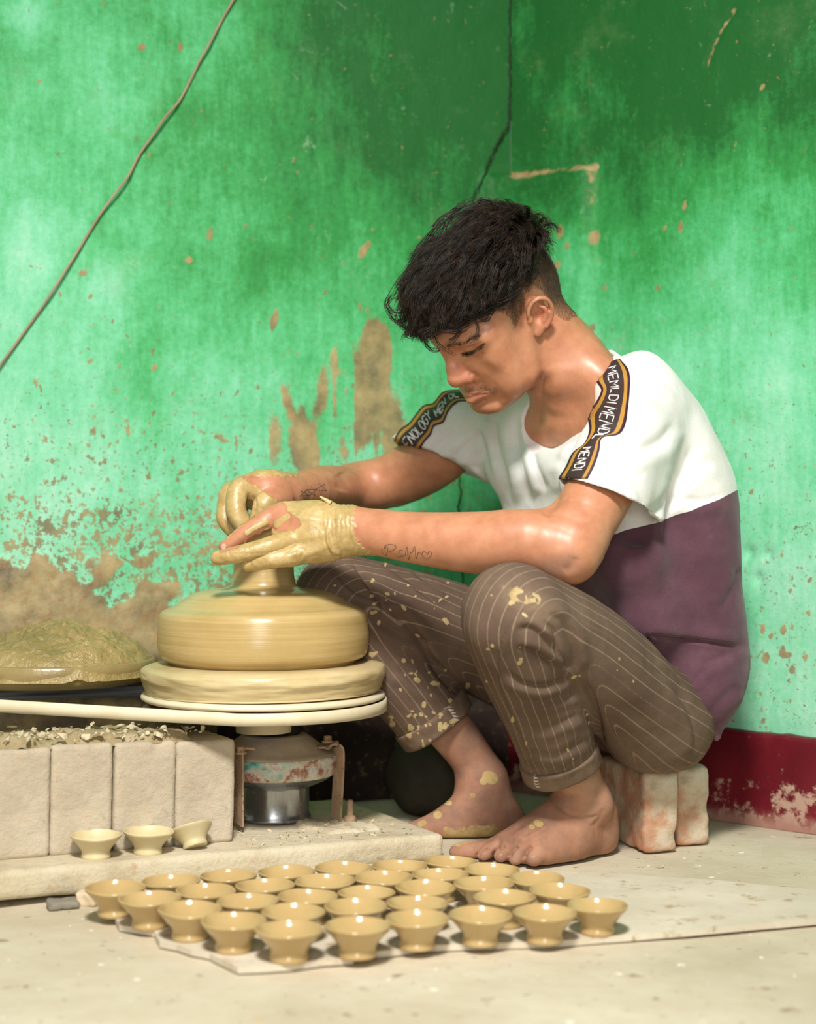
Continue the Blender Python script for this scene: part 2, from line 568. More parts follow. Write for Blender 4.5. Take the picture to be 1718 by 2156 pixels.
crack([(1070, -60), (1074, 0), (1076, 60), (1078, 130), (1082, 190), (1080, 212), (1068, 228), (1066, 262), (1045, 300), (1030, 330), (1022, 352), (1008, 385), (988, 425), (975, 470)], 'l', 0.0028, wall_l, 90, 1, 0.009)
crack([(962, 985), (958, 1015), (962, 1040), (957, 1070), (964, 1110), (960, 1160), (966, 1215), (962, 1260)], 'l', 0.0022, wall_l, 50, 2, 0.018)

# ceiling-height wire running down the left wall
M_wire = dusty('dusty wire', srgb(150, 128, 104), srgb(176, 152, 126), rough=0.7)
wp = spline(wl([(545, -110), (512, -45), (490, 0), (462, 50), (440, 92), (418, 130), (402, 165), (375, 215), (345, 250), (318, 290), (290, 330), (268, 372), (240, 410), (208, 455), (165, 525), (130, 580), (95, 635), (50, 700), (0, 768), (-60, 850)], 'l'), 160)
wpath = np.array([wall_pt(u, z, 'l', 0.009 + 0.003 * math.sin(k * 0.21)) for k, (u, z) in enumerate(wp)])
link('wire', tubes('wire', [wpath], [np.full(160, 0.0019)], 8), M_wire, label='thin tan wire running diagonally down the left green wall', cat='wire')

# baseboard band (dark red, painted on a slightly proud band of render)
def base_material():
    t = NT('dark red gloss paint worn')
    n = t.noise(30, 6, 0.72)
    z = t.n('ShaderNodeSeparateXYZ')
    t.l(t.coord(), z.inputs[0])
    zz = z.outputs[2]
    col = t.ramp(t.noise(8, 4, 0.6), [(0.3, srgb(92, 12, 26)), (0.7, srgb(122, 22, 38))])
    chip = t.math('ADD', n, t.rng(zz, 0.0, 0.085, 0.20, 0.0, False))
    col = t.mix(t.rng(chip, 0.62, 0.70), col, srgb(178, 146, 128))
    low = t.math('ADD', t.math('MULTIPLY', t.noise(45, 5, 0.7), 0.03), 0.0)
    col = t.mix(t.rng(t.math('ADD', zz, low), 0.042, 0.016), col, srgb(160, 118, 104))
    return t.out(col, 0.45, t.bump(t.noise(40, 7, 0.7), 0.5, 0.002), Specular_IOR_Level=0.4)
M_base = base_material()
def baseboard(side, ulen, name):
    step = 0.006
    zt = 0.133
    nu = int(ulen / step)
    us = np.linspace(0.0, ulen, nu + 1)
    rows = [(0.0, 0.022), (0.02, 0.022), (0.05, 0.022), (0.08, 0.022), (0.11, 0.022), (zt - 0.006, 0.022), (zt - 0.001, 0.0205), (zt, 0.0), (zt, -0.01)]
    V = []
    for u in us:
        for (z, o) in rows:
            zz = z + (0.0015 * float(vnoise(np.array([u, 0, 3.0]), 60)) if z > 0.1 else 0)
            oo = o + (0.004 * float(fbm(np.array([u, z, 1.0]), 10, 3)) if o > 0.005 else 0)
            V.append(wall_pt(u, zz, side, oo))
    m = len(rows)
    i, j = np.meshgrid(np.arange(nu), np.arange(m - 1), indexing='ij')
    a = i * m + j
    F = np.stack([a, a + m, a + m + 1, a + 1], -1).reshape(-1, 4)
    if side == 'l':
        F = F[:, ::-1]
    return link(name, new_mesh(name, np.array(V), F), M_base if side == 'r' else dusty('shade-dark band', srgb(34, 24, 22), srgb(58, 40, 32), srgb(96, 80, 60), 20), kind='structure')  # left band coloured near black to stand in for shade under the wheel
baseboard('r', 1.3, 'baseboard_right')
baseboard('l', 1.7, 'baseboard_left')

# floor
def floor_material():
    t = NT('dusty earthen floor')
    n1 = t.noise(4, 6, 0.6)
    n2 = t.noise(26, 6, 0.7)
    col = t.ramp(n1, [(0.3, srgb(186, 174, 148)), (0.5, srgb(202, 191, 166)), (0.72, srgb(214, 205, 181))])
    col = t.mix(t.rng(n2, 0.35, 0.7, 0.0, 0.35), col, srgb(188, 170, 142))
    sp = t.noise(48, 3, 0.55, t.mapped((0.7, 1.0, 1)))
    col = t.mix(t.rng(sp, 0.655, 0.70, 0, 0.8), col, srgb(146, 126, 98))
    sp2 = t.noise(90, 2, 0.5)
    col = t.mix(t.rng(sp2, 0.70, 0.74, 0, 0.6), col, srgb(120, 100, 80))
    sp3 = t.noise(17, 3, 0.6)
    col = t.mix(t.rng(sp3, 0.67, 0.74, 0, 0.55), col, srgb(206, 166, 110))
    sp4 = t.noise(60, 2, 0.5, t.mapped((1, 1, 3)))
    col = t.mix(t.rng(sp4, 0.72, 0.74), col, srgb(240, 232, 214))
    b = t.bump(t.noise(14, 8, 0.65), 0.5, 0.006)
    b = t.bump(t.noise(150, 4, 0.7), 0.3, 0.0008, b)
    return t.out(col, 0.9, b, Specular_IOR_Level=0.2)
M_floor = floor_material()
def build_floor():
    xs = np.arange(-1.6, 1.7, 0.022)
    ys = np.arange(-0.9, 3.0, 0.022)
    X, Y = np.meshgrid(xs, ys, indexing='ij')
    q = np.stack([X, Y, 0 * X], -1)
    Z = fbm(q, 6, 3, 5.0) * 0.0018 - 0.0012
    V = np.stack([X, Y, Z], -1).reshape(-1, 3)
    # keep the floor inside the two walls (a little under them)
    for n in (NL, NR):
        d = (V[:, :2] - CORNER) @ n
        m = d < -0.03
        V[m, :2] += n * (-0.03 - d[m])[:, None]
    a = (np.arange(len(xs) - 1)[:, None] * len(ys) + np.arange(len(ys) - 1)[None])
    F = np.stack([a, a + len(ys), a + len(ys) + 1, a + 1], -1).reshape(-1, 4)
    return new_mesh('floor', V, F)
floor = link('floor', build_floor(), M_floor, kind='structure')
# ---------------------------------------------------------------- signed-distance modelling
BIG = 0.045
def inbox(Q, lo, hi):
    x, y, z = Q[:, 0], Q[:, 1], Q[:, 2]
    return (x > lo[0]) & (x < hi[0]) & (y > lo[1]) & (y < hi[1]) & (z > lo[2]) & (z < hi[2])

class Nd:
    __slots__ = ('f', 'lo', 'hi')
    def __init__(s, f, lo, hi):
        s.f, s.lo, s.hi = f, np.asarray(lo, float), np.asarray(hi, float)
    def ev(s, Q, pad=0.0):
        """evaluate only inside the padded box, BIG elsewhere"""
        out = np.full(len(Q), BIG, dtype=np.float64)
        lo, hi = s.lo - BIG - pad, s.hi + BIG + pad
        if len(Q) == 0 or (Q.max(0) < lo).any() or (Q.min(0) > hi).any():
            return out
        m = inbox(Q, lo, hi)
        if m.all():
            return s.f(Q)
        if m.any():
            out[m] = s.f(Q[m])
        return out

def cone(a, b, ra, rb=None):
    a, b = np.asarray(a, float), np.asarray(b, float)
    rb = ra if rb is None else rb
    ab = b - a
    L2 = ab @ ab + 1e-12
    def f(Q):
        q = Q - a
        t = np.clip(q @ ab / L2, 0, 1)
        q = q - t[:, None] * ab
        return np.sqrt(np.einsum('ij,ij->i', q, q)) - (ra + (rb - ra) * t)
    r = max(ra, rb)
    return Nd(f, np.minimum(a, b) - r, np.maximum(a, b) + r)

def fcone(a, b, ra, rb, n, s):
    """cone whose cross-section is scaled by s along direction n"""
    a, b, n = np.asarray(a, float), np.asarray(b, float), np.asarray(n, float)
    n = n / np.linalg.norm(n)
    ab = b - a
    L2 = ab @ ab + 1e-12
    def f(Q):
        q = Q - a
        t = np.clip(q @ ab / L2, 0, 1)
        q = q - t[:, None] * ab
        qn = q @ n
        l2 = np.einsum('ij,ij->i', q, q) - qn * qn
        r = ra + (rb - ra) * t
        k0 = np.sqrt(np.maximum(l2, 0) + (qn / s) ** 2)
        k1 = np.sqrt(np.maximum(l2, 0) + (qn / s ** 2) ** 2) + 1e-9
        return k0 * (k0 - r) / k1
    r = max(ra, rb) * max(1, s)
    return Nd(f, np.minimum(a, b) - r, np.maximum(a, b) + r)

def ell(c, r, M=None):
    """ellipsoid; M rows are its axes"""
    c, r = np.asarray(c, float), np.asarray(r, float)
    def f(Q):
        q = Q - c
        if M is not None:
            q = q @ M.T
        k0 = np.sqrt(((q * q) @ (1 / r ** 2)))
        k1 = np.sqrt(((q * q) @ (1 / r ** 4))) + 1e-9
        return np.where(k0 < 1e-3, -r.min(), k0 * (k0 - 1) / k1)
    R = r.max() if M is not None else r
    return Nd(f, c - R, c + R)

def smin(a, b, k):
    h = np.maximum(k - np.abs(a - b), 0) / k
    return np.minimum(a, b) - h * h * k * 0.25
def smax(a, b, k):
    return -smin(-a, -b, k)

def U(nodes, k=0.004):
    """smooth union; items may be (node, k)"""
    its = [(n if isinstance(n, tuple) else (n, k)) for n in nodes]
    lo = np.min([n.lo for n, _ in its], 0)
    hi = np.max([n.hi for n, _ in its], 0)
    def f(Q):
        d = np.full(len(Q), BIG)
        ql, qh = Q.min(0), Q.max(0)
        for n, kk in its:
            mg = max(kk, 0.020) + 0.002
            l_, h_ = n.lo - mg, n.hi + mg
            if (qh < l_).any() or (ql > h_).any():
                continue
            if (ql > l_).all() and (qh < h_).all():
                d = smin(d, n.f(Q), kk)
                continue
            m = np.nonzero(inbox(Q, l_, h_))[0]
            if len(m):
                d[m] = smin(d[m], n.f(Q[m]), kk)
        return d
    return Nd(f, lo, hi)

def SUB(a, b, k=0.003):
    def f(Q):
        d = a.f(Q)
        mg = k + 0.004
        m = np.nonzero(inbox(Q, b.lo - mg, b.hi + mg))[0]
        if len(m):
            d[m] = smax(d[m], -b.f(Q[m]), k)
        return d
    return Nd(f, a.lo, a.hi)

def dense(pts, rs, per=4):
    a = np.hstack([np.asarray(pts, float), np.asarray(rs, float)[:, None]])
    if len(a) > 2:
        a = spline(a, (len(a) - 1) * per + 1)
    return a

def chain(pts, rs, k=0.01, n=None, s=1.0, per=3):
    """smooth tube of varying radius through the points"""
    a = dense(pts, rs, per)
    segs = [(cone(p[:3], q[:3], p[3], q[3]) if n is None else fcone(p[:3], q[:3], p[3], q[3], n, s)) for p, q in zip(a[:-1], a[1:])]
    def f(Q):
        d = np.full(len(Q), BIG)
        for g in segs:
            m = np.nonzero(inbox(Q, g.lo - 0.022, g.hi + 0.022))[0]
            if len(m):
                d[m] = np.minimum(d[m], g.f(Q[m]))
        return d
    return Nd(f, np.min([g.lo for g in segs], 0), np.max([g.hi for g in segs], 0))

def sdf_mesh(node, vox, lo=None, hi=None):
    lo = node.lo - 0.02 if lo is None else np.asarray(lo, float)
    hi = node.hi + 0.02 if hi is None else np.asarray(hi, float)
    B = 8
    S = 4 * B
    org = lo
    nb = np.ceil((hi - lo) / (S * vox)).astype(int)
    I = np.stack(np.meshgrid(*[np.arange(n) for n in nb], indexing='ij'), -1).reshape(-1, 3) * S
    def centre_eval(I, size):
        C = org + (I + size / 2) * vox
        return node.ev(C)
    # super cells may be larger than BIG: evaluate at eight sub-centres each
    subs = np.stack(np.meshgrid(*[[0, 1, 2, 3]] * 3, indexing='ij'), -1).reshape(-1, 3) * B
    blocks = (I[:, None] + subs[None]).reshape(-1, 3)
    d = np.concatenate([centre_eval(blocks[k:k + 200000], B) for k in range(0, len(blocks), 200000)])
    hd = B * vox * 0.87 * 1.6 + 0.002
    blocks = blocks[np.abs(d) < hd]
    blocks = blocks[np.lexsort((blocks[:, 0] // 64, blocks[:, 1] // 64, blocks[:, 2] // 64))]
    print('blocks', len(blocks), end=' ')
    g = openvdb.FloatGrid(float(4 * vox))
    L = np.stack(np.meshgrid(*[np.arange(B)] * 3, indexing='ij'), -1).reshape(-1, 3)
    bw = 4 * vox
    CH = 300
    for k in range(0, len(blocks), CH):
        bl = blocks[k:k + CH]
        Q = (org + (bl[:, None] + L[None]) * vox).reshape(-1, 3)
        D = np.clip(node.ev(Q), -bw, bw).astype(np.float32).reshape(-1, B, B, B)
        for q, arr in zip(bl, D):
            g.copyFromArray(arr, ijk=tuple(int(v) for v in q))
    g.gridClass = openvdb.GridClass.LEVEL_SET
    g.signedFloodFill()
    p, q = g.convertToQuads()
    return org + p * vox, q[:, ::-1].copy()

def vnormals(V, F):
    a, b, c, d = V[F[:, 0]], V[F[:, 1]], V[F[:, 2]], V[F[:, 3]]
    n = np.cross(c - a, d - b)
    N = np.zeros_like(V)
    for k in range(4):
        np.add.at(N, F[:, k], n)
    return N / (np.linalg.norm(N, axis=1)[:, None] + 1e-12)

def grad_n(node, V, e=0.0006):
    g = np.stack([node.ev(V + np.eye(3)[k] * e) - node.ev(V - np.eye(3)[k] * e) for k in range(3)], -1)
    return g / (np.linalg.norm(g, axis=1)[:, None] + 1e-12)

class Surf:
    """mesh being sculpted: strokes are given in photograph pixels and laid on the faces turned to the front"""
    def __init__(s, V, F):
        s.V, s.F = V, F
        s.N = vnormals(V, F)
        s.pp = proj(V)
        s.face = -(s.N * (V - np.array([0, 0, CAMH]))).sum(1) / np.linalg.norm(V - np.array([0, 0, CAMH]), axis=1)
        s.D = V[:, 1]
        s.disp = np.zeros(len(V))
    def near(s, pl, w, drange=None):
        pl = np.asarray(pl, float)
        lo, hi = pl.min(0) - 4 * w, pl.max(0) + 4 * w
        m = ((s.pp > lo) & (s.pp < hi)).all(1) & (s.face > 0.02)
        if drange:
            m &= (s.D > drange[0]) & (s.D < drange[1])
        return np.nonzero(m)[0]
    def stroke(s, pl, w=8, depth=0.003, ridge=0.0, ridge_side=1, drange=None, n=24, taper=True, rw=None):
        """a crease (depth>0) with a rounded ridge on one side"""
        pl = spline(pl, n)
        i = s.near(pl, w * 2 + (rw or w) * 2, drange)
        if len(i) == 0:
            return
        d, sd, t = polyline_dist(s.pp[i], pl)
        tp = np.clip(np.minimum(t, 1 - t) * 5, 0, 1) if taper else 1
        tp = tp * tp * (3 - 2 * tp) if taper else 1
        fc = smooth(s.face[i], 0.02, 0.25)
        s.disp[i] += -depth * np.exp(-(d / w) ** 2) * tp * fc
        if ridge:
            rw = rw or w * 1.6
            off = w * 1.2 + rw * 0.5
            s.disp[i] += ridge * np.exp(-((d - off) / rw) ** 2) * (sd * ridge_side > 0) * tp * fc
    def mask(s, pl, w, soft=2.0, drange=None, n=24):
        """1 inside w px of the polyline"""
        out = np.zeros(len(s.V))
        pl = spline(pl, n) if len(pl) > 2 else np.asarray(pl, float)
        i = s.near(pl, w + soft * 2, drange)
        if len(i):
            d, _, _ = polyline_dist(s.pp[i], pl)
            out[i] = smooth(-d, -(w + soft), -(w - soft))
        return out
    def poly(s, pts, soft=3.0, drange=None, wob=0.0, sc=300):
        """signed px distance into a polygon (positive inside) for front faces"""
        pts = np.asarray(pts, float)
        i = s.near(pts, 10, drange)
        out = np.full(len(s.V), -50.0)
        if len(i) == 0:
            return out
        Q = s.pp[i]
        cl = np.vstack([pts, pts[:1]])
        d, _, _ = polyline_dist(Q, cl)
        ins = np.zeros(len(Q), bool)
        for (x1, y1), (x2, y2) in zip(cl[:-1], cl[1:]):
            c = ((y1 > Q[:, 1]) != (y2 > Q[:, 1])) & (Q[:, 0] < (x2 - x1) * (Q[:, 1] - y1) / (y2 - y1 + 1e-12) + x1)
            ins ^= c
        v = np.where(ins, d, -d)
        if wob:
            v = v + fbm(s.V[i], sc, 3) * wob
        out[i] = v
        return out
    def apply(s):
        s.V = s.V + s.N * s.disp[:, None]
        return s

class Caster:
    def __init__(s, V, F):
        s.t = BVHTree.FromPolygons([tuple(v) for v in V], [tuple(int(k) for k in f) for f in F])
    def __call__(s, px, py):
        r = Vector(((px - CX) / FPX, 1.0, -(py - CY) / FPX)).normalized()
        h = s.t.ray_cast(Vector((0, 0, CAMH)), r)
        if h[0] is None:
            return None, None
        n = np.array(h[1])
        if n @ np.array(r) > 0:
            n = -n
        return np.array(h[0]), n

# ---------------------------------------------------------------- head
HR = np.array([[-0.7634, 0.55, -0.3486], [-0.3619, -0.805, -0.4774], [-0.5395, -0.2367, 0.808]])
HS = 0.902
HT = np.array([0.1269, 2.105, 0.6922])
def hw(l):
    return HT + HS * (np.asarray(l, float) @ HR.T)
HLM = [((0, .070, 0), (1117, 671)), ((.121, 0, -.024), (953, 803)), ((.088, 0, -.105), (1026, 868)), ((.102, 0, -.057), (984, 838)),
       ((.090, .024, -.057), (1040, 824)), ((.082, .034, .014), (989, 737)), ((.094, 0, .018), (941, 744)), ((-.098, 0, .03), (1160, 590)),
       ((.010, .055, -.060), (1119, 795)), ((.082, .040, .036), (1000, 715)), ((0, 0, .125), (1036, 492)), ((.06, .058, .0), (1052, 742)),
       ((.05, .035, -.085), (1083, 836)), ((0.095, -.02, .075), (888, 648))]
_tp = np.array([hw(a) for a, _ in HLM])
_pp = proj(_tp)
_dd = np.array([b for _, b in HLM], float) - _pp
_dW = np.stack([_dd[:, 0] / FPX * _tp[:, 1], 0 * _dd[:, 0], -_dd[:, 1] / FPX * _tp[:, 1]], -1)
print('head landmark residual px', np.abs(_dd).round(0).tolist())
_tgt = _tp + _dW
_sig = 0.055
_K = np.exp(-((_tgt[:, None] - _tgt[None]) ** 2).sum(-1) / _sig ** 2) + np.eye(len(_tgt)) * 0.06
_Wt = np.linalg.solve(_K, _dW)
def h_disp(Q):
    k = np.exp(-((Q[:, None] - _tgt[None]) ** 2).sum(-1) / _sig ** 2)
    return k @ _Wt
def h_local(Q):
    """world -> head frame, undoing the fit"""
    return ((Q - h_disp(Q) - HT) / HS) @ HR
def h_world(Lc):
    q = hw(np.atleast_2d(Lc))
    w = q.copy()
    for _ in range(4):
        w = q + h_disp(w)
    return w

def head_local():
    g = [ell((-.008, 0, .045), (.092, .072, .080)),
         (ell((.028, 0, .050), (.067, .061, .060)), .02),
         (ell((.034, 0, -.022), (.056, .056, .072)), .02),
         (ell((-.02, 0, .0), (.07, .064, .06)), .02)]
    for s in (1, -1):
        g += [(cone((.010, s * .050, -.052), (.074, s * .013, -.088), .017, .016), .016),
              (cone((.004, s * .057, -.010), (.010, s * .051, -.052), .014, .017), .02),
              (ell((.058, s * .043, -.010), (.022, .017, .015)), .018),
              (ell((.050, s * .034, -.046), (.034, .025, .032)), .02),
              (ell((.046, s * .046, .012), (.030, .018, .030)), .02),
              (ell((.034, s * .046, -.030), (.030, .018, .030)), .02),
              (ell((.078, s * .018, -.018), (.016, .013, .022)), .02)]
    g += [(ell((.079, 0, -.090), (.017, .020, .018)), .014),
          (ell((.076, 0, -.052), (.024, .029, .026)), .014),
          (ell((.05, 0, -.085), (.03, .03, .018)), .015)]
    for s in (1, -1):
        g += [(chain([(.089, s * .010, .031), (.087, s * .028, .036), (.074, s * .047, .034)], [.0070, .0075, .0060]), .022)]
    face = U(g, .02)
    # eye sockets
    for s in (1, -1):
        face = SUB(face, ell((.1035, s * .031, .013), (.014, .017, .0105)), .014)
    g2 = [face]
    for s in (1, -1):
        g2 += [(ell((.0735, s * .033, .0145), (.0148, .0150, .0130)), .004)]
    g2 += [(cone((.088, 0, .024), (.104, 0, -.010), .0085, .0100), .014),
           (cone((.104, 0, -.010), (.1120, 0, -.0235), .0100, .0120), .008),
           (cone((.100, 0, -.034), (.096, 0, -.042), .0055, .0045), .006)]
    for s in (1, -1):
        g2 += [(ell((.0990, s * .0112, -.0270), (.0120, .0074, .0090)), .006),
               (cone((.0995, s * .003, -.0538), (.0890, s * .0225, -.0560), .0053, .0024), .006),
               (cone((.0978, s * .002, -.0640), (.0885, s * .0205, -.0588), .0066, .0026), .005),
               (cone((.098, s * .0035, -.041), (.0985, s * .004, -.050), .0022, .003), .005)]
    face = U(g2, .006)
    for s in (1, -1):
        face = SUB(face, ell((.1035, s * .0075, -.0370), (.0060, .0038, .0040)), .002)
        face = SUB(face, cone((.1075, 0, -.0586), (.0900, s * .0240, -.0570), .0013, .0008), .0022)
        # lid slit: eyes cast down
        face = SUB(face, chain([(.0840, s * .0200, .0090), (.0885, s * .0270, .0060), (.0880, s * .0370, .0062), (.0800, s * .0470, .0100)], [.0008, .0020, .0022, .0008], .001), .0014)
    return face

def ear_local(s=1):
    def e(f, u, o=0.0):
        # ear lies in a plane that swings out to the back
        return (f, s * (.0735 + max(0, -f) * .42 + o), u)
    rim = [e(.0035, .004, .001), e(.006, .013, .003), e(.004, .023, .005), e(-.004, .031, .006), e(-.014, .0335, .006), e(-.023, .028, .005),
           e(-.027, .016, .004), e(-.0265, .005, .003), e(-.023, -.005, .002), e(-.016, -.012, .001)]
    g = [chain(rim, [.0030, .0034, .0036, .0038, .0040, .0040, .0038, .0036, .0036, .0040], .003),
         (fcone(e(-.010, .020, -.003), e(-.010, -.006, -.003), .0150, .0110, (0.42, 1.0 * s, 0), .24), .005),
         (ell(e(-.0070, -.0135, -.001), (.0088, .0042, .0080)), .005),
         (chain([e(-.014, -.004, .002), e(-.0190, .004, .003), e(-.0180, .013, .004), e(-.012, .020, .003)], [.0036, .0040, .0038, .0024], .003), .005),
         (cone(e(.0035, .002, .001), e(.001, -.006, .0005), .0042, .0036), .005)]
    ear = U(g, .004)
    ear = SUB(ear, ell(e(-.0070, .002, .004), (.0062, .0060, .0080)), .003)
    ear = SUB(ear, chain([e(-.004, .0180, .0045), e(-.010, .0245, .005), e(-.0165, .0255, .0055), e(-.0222, .018, .0045), e(-.0230, .008, .0045)], [.0022, .0026, .0022, .0016, .0010], .002), .003)
    return ear

_hl = U([head_local(), (ear_local(1), .004), (ear_local(-1), .004)], .004)
def _hf(Q):
    return _hl.ev(h_local(Q)) * HS * 0.95
_c0 = hw((0, 0, 0))
head_node = Nd(_hf, _c0 - 0.15, _c0 + 0.15)
# ---------------------------------------------------------------- the potter's body
def ch(pts, k=0.012, **kw):
    """chain from (px, py, D, radius in px)"""
    return chain([P(a, b, c) for a, b, c, _ in pts], [r * c / FPX for _, _, c, r in pts], k, **kw)

def C2(a, b, k=None):
    return cone(P(*a[:3]), P(*b[:3]), a[3] * a[2] / FPX, b[3] * b[2] / FPX)

neck = U([ch([(1135, 705, 2.125, 82), (1172, 765, 2.145, 86), (1235, 830, 2.19, 100), (1300, 900, 2.20, 110)], .03),
          (C2((1196, 745, 2.13, 44), (1330, 850, 2.07, 44)), .05),
          (C2((1180, 790, 2.26, 44), (1000, 880, 2.33, 60)), .05),], .03)
torso = U([(C2((1345, 890, 2.07, 60), (1010, 895, 2.33, 56)), .03),
           (C2((1370, 930, 2.15, 86), (1150, 950, 2.30, 76)), .03),
           (C2((1400, 1020, 2.15, 96), (1190, 1040, 2.30, 86)), .03),
           (C2((1410, 1120, 2.15, 96), (1220, 1130, 2.30, 90)), .03),
           (C2((1415, 1220, 2.15, 92), (1260, 1230, 2.32, 88)), .03),
           (C2((1410, 1330, 2.15, 92), (1300, 1340, 2.33, 90)), .03),
           (C2((1392, 1490, 2.15, 86), (1335, 1480, 2.33, 88)), .03)], .03)

# near (left) arm
arm_n = U([ch([(1340, 885, 2.06, 66), (1290, 985, 2.02, 70), (1235, 1085, 1.98, 70), (1196, 1160, 1.955, 56)], .03),
           (ch([(1196, 1158, 1.955, 58), (1110, 1140, 1.965, 68), (1010, 1143, 1.985, 66), (880, 1133, 2.01, 55), (790, 1120, 2.03, 49), (735, 1117, 2.04, 48)], .03), .035),
           (ell(P(1190, 1186, 1.955), (.019, .022, .018)), .02)], .03)
# far (right) arm
arm_f = U([ch([(985, 890, 2.34, 60), (920, 960, 2.37, 64), (830, 1010, 2.40, 58), (745, 1030, 2.41, 44)], .03),
           (ch([(745, 1032, 2.41, 44), (705, 1032, 2.34, 52), (665, 1033, 2.26, 50), (625, 1036, 2.19, 40), (600, 1038, 2.16, 36)], .02), .035)], .03)

# near hand: back of the hand to the front, fingers to the left
PH = 0.0006           # metre per pixel at the hands
palm_n = U([fcone(P(735, 1117, 2.04), P(668, 1120, 2.045), .0285, .031, (0.15, -1, .1), .72),
            (fcone(P(668, 1122, 2.045), P(622, 1122, 2.055), .031, .029, (0.2, -1, .15), .55), .02),
            (ch([(690, 1140, 2.04, 34), (640, 1152, 2.045, 27)], .02), .015),
            (ch([(680, 1092, 2.06, 34), (600, 1083, 2.065, 25)], .02), .015)], .015)
def finger(pts, k=.004):
    return chain([P(a, b, c) for a, b, c, _ in pts], [r * c / FPX for _, _, c, r in pts], k)
nf = [finger([(625, 1095, 2.06, 25), (578, 1087, 2.062, 23), (545, 1105, 2.055, 17.5), (515, 1124, 2.052, 17.5), (488, 1143, 2.05, 14), (474, 1150, 2.05, 12)]),
      finger([(630, 1108, 2.07, 24), (585, 1112, 2.078, 21), (545, 1126, 2.085, 18), (518, 1140, 2.09, 16), (500, 1150, 2.095, 13)]),
      finger([(655, 1128, 2.045, 25), (612, 1136, 2.035, 22), (570, 1149, 2.02, 18.5), (526, 1162, 2.015, 18), (488, 1170, 2.015, 16), (458, 1175, 2.018, 13.5)]),
      finger([(665, 1150, 2.04, 25), (622, 1168, 2.028, 22), (585, 1176, 2.02, 18.5), (548, 1182, 2.02, 17), (524, 1189, 2.022, 13.5)]),
      finger([(690, 1110, 2.07, 28), (650, 1135, 2.105, 24), (615, 1155, 2.125, 20), (585, 1172, 2.13, 16)])]      # thumb, behind the clay
hand_n = U([U([palm_n, (f_, .010)]) if 0 else U([palm_n, (f_, .008)], .008) for f_ in nf], .0012)
# nails, creases
# far hand: seen from the thumb side, fingers hooked down
palm_f = U([fcone(P(600, 1038, 2.16), P(560, 1034, 2.135), .024, .026, (0.1, .3, 1), .95),
            (fcone(P(565, 1036, 2.135), P(512, 1030, 2.12), .024, .017, (0.1, .5, 1), .9), .02),
            (fcone(P(565, 1036, 2.15), P(500, 1032, 2.16), .024, .017, (0, 0, 1), .8), .02)], .015)
ff = [finger([(545, 1034, 2.12, 26), (507, 1028, 2.105, 22), (496, 1058, 2.095, 20), (500, 1083, 2.09, 19.5), (513, 1108, 2.09, 17), (528, 1138, 2.095, 14)]),
      finger([(535, 1036, 2.15, 24), (487, 1036, 2.14, 21), (477, 1068, 2.13, 18), (474, 1092, 2.125, 17), (490, 1115, 2.12, 15.5), (516, 1134, 2.12, 13)]),
      finger([(540, 1040, 2.175, 24), (500, 1042, 2.175, 20), (484, 1075, 2.17, 17), (492, 1105, 2.16, 16), (520, 1130, 2.15, 13)]),
      finger([(545, 1045, 2.20, 22), (515, 1052, 2.20, 17), (503, 1080, 2.20, 15), (515, 1105, 2.19, 12)]),
      finger([(590, 1050, 2.13, 27), (562, 1058, 2.10, 24), (546, 1080, 2.095, 16), (538, 1104, 2.10, 15.5), (540, 1132, 2.105, 13)])]   # thumb
hand_f = U([U([palm_f, (f_, .007)], .007) for f_ in ff], .0012)

# near (left) leg and foot
shin_n = ch([(1080, 1300, 1.90, 70), (1150, 1500, 2.00, 62), (1215, 1640, 2.08, 52), (1232, 1690, 2.105, 47)], .03)
foot_n = U([ch([(1232, 1690, 2.105, 46), (1243, 1740, 2.13, 42), (1247, 1765, 2.14, 38)], .02),
            (ch([(1215, 1692, 2.10, 40), (1160, 1735, 2.09, 38), (1090, 1768, 2.09, 29), (1045, 1783, 2.095, 21), (1015, 1789, 2.10, 17)], .02), .03),
            (ch([(1245, 1765, 2.12, 34), (1195, 1780, 2.08, 30), (1145, 1795, 2.055, 22)], .02), .025),
            (ch([(1262, 1705, 2.12, 34), (1262, 1755, 2.14, 36)], .02), .02),
            (ch([(1200, 1760, 2.09, 34), (1115, 1785, 2.07, 24), (1085, 1790, 2.07, 18)], .02), .03),
            (ch([(1180, 1730, 2.085, 34), (1120, 1776, 2.07, 26)], .02), .03),
            (ell(P(1262, 1690, 2.085), (.013, .014, .016)), .02)], .02)
tn = [finger([(1020, 1791, 2.10, 20), (985, 1794, 2.105, 22), (966, 1797, 2.11, 21)]),
      finger([(1065, 1783, 2.082, 16), (1035, 1787, 2.08, 15), (1019, 1800, 2.08, 14.5)]),
      finger([(1090, 1786, 2.07, 16), (1068, 1788, 2.067, 15), (1054, 1803, 2.065, 14)]),
      finger([(1115, 1788, 2.06, 16), (1095, 1792, 2.055, 15), (1085, 1810, 2.052, 14)]),
      finger([(1150, 1796, 2.052, 20), (1133, 1798, 2.045, 19), (1124, 1807, 2.042, 18.5)])]
foot_n = U([foot_n] + [], .01)
foot_n = U([U([foot_n, (t_, .006)], .006) for t_ in tn], .0016)
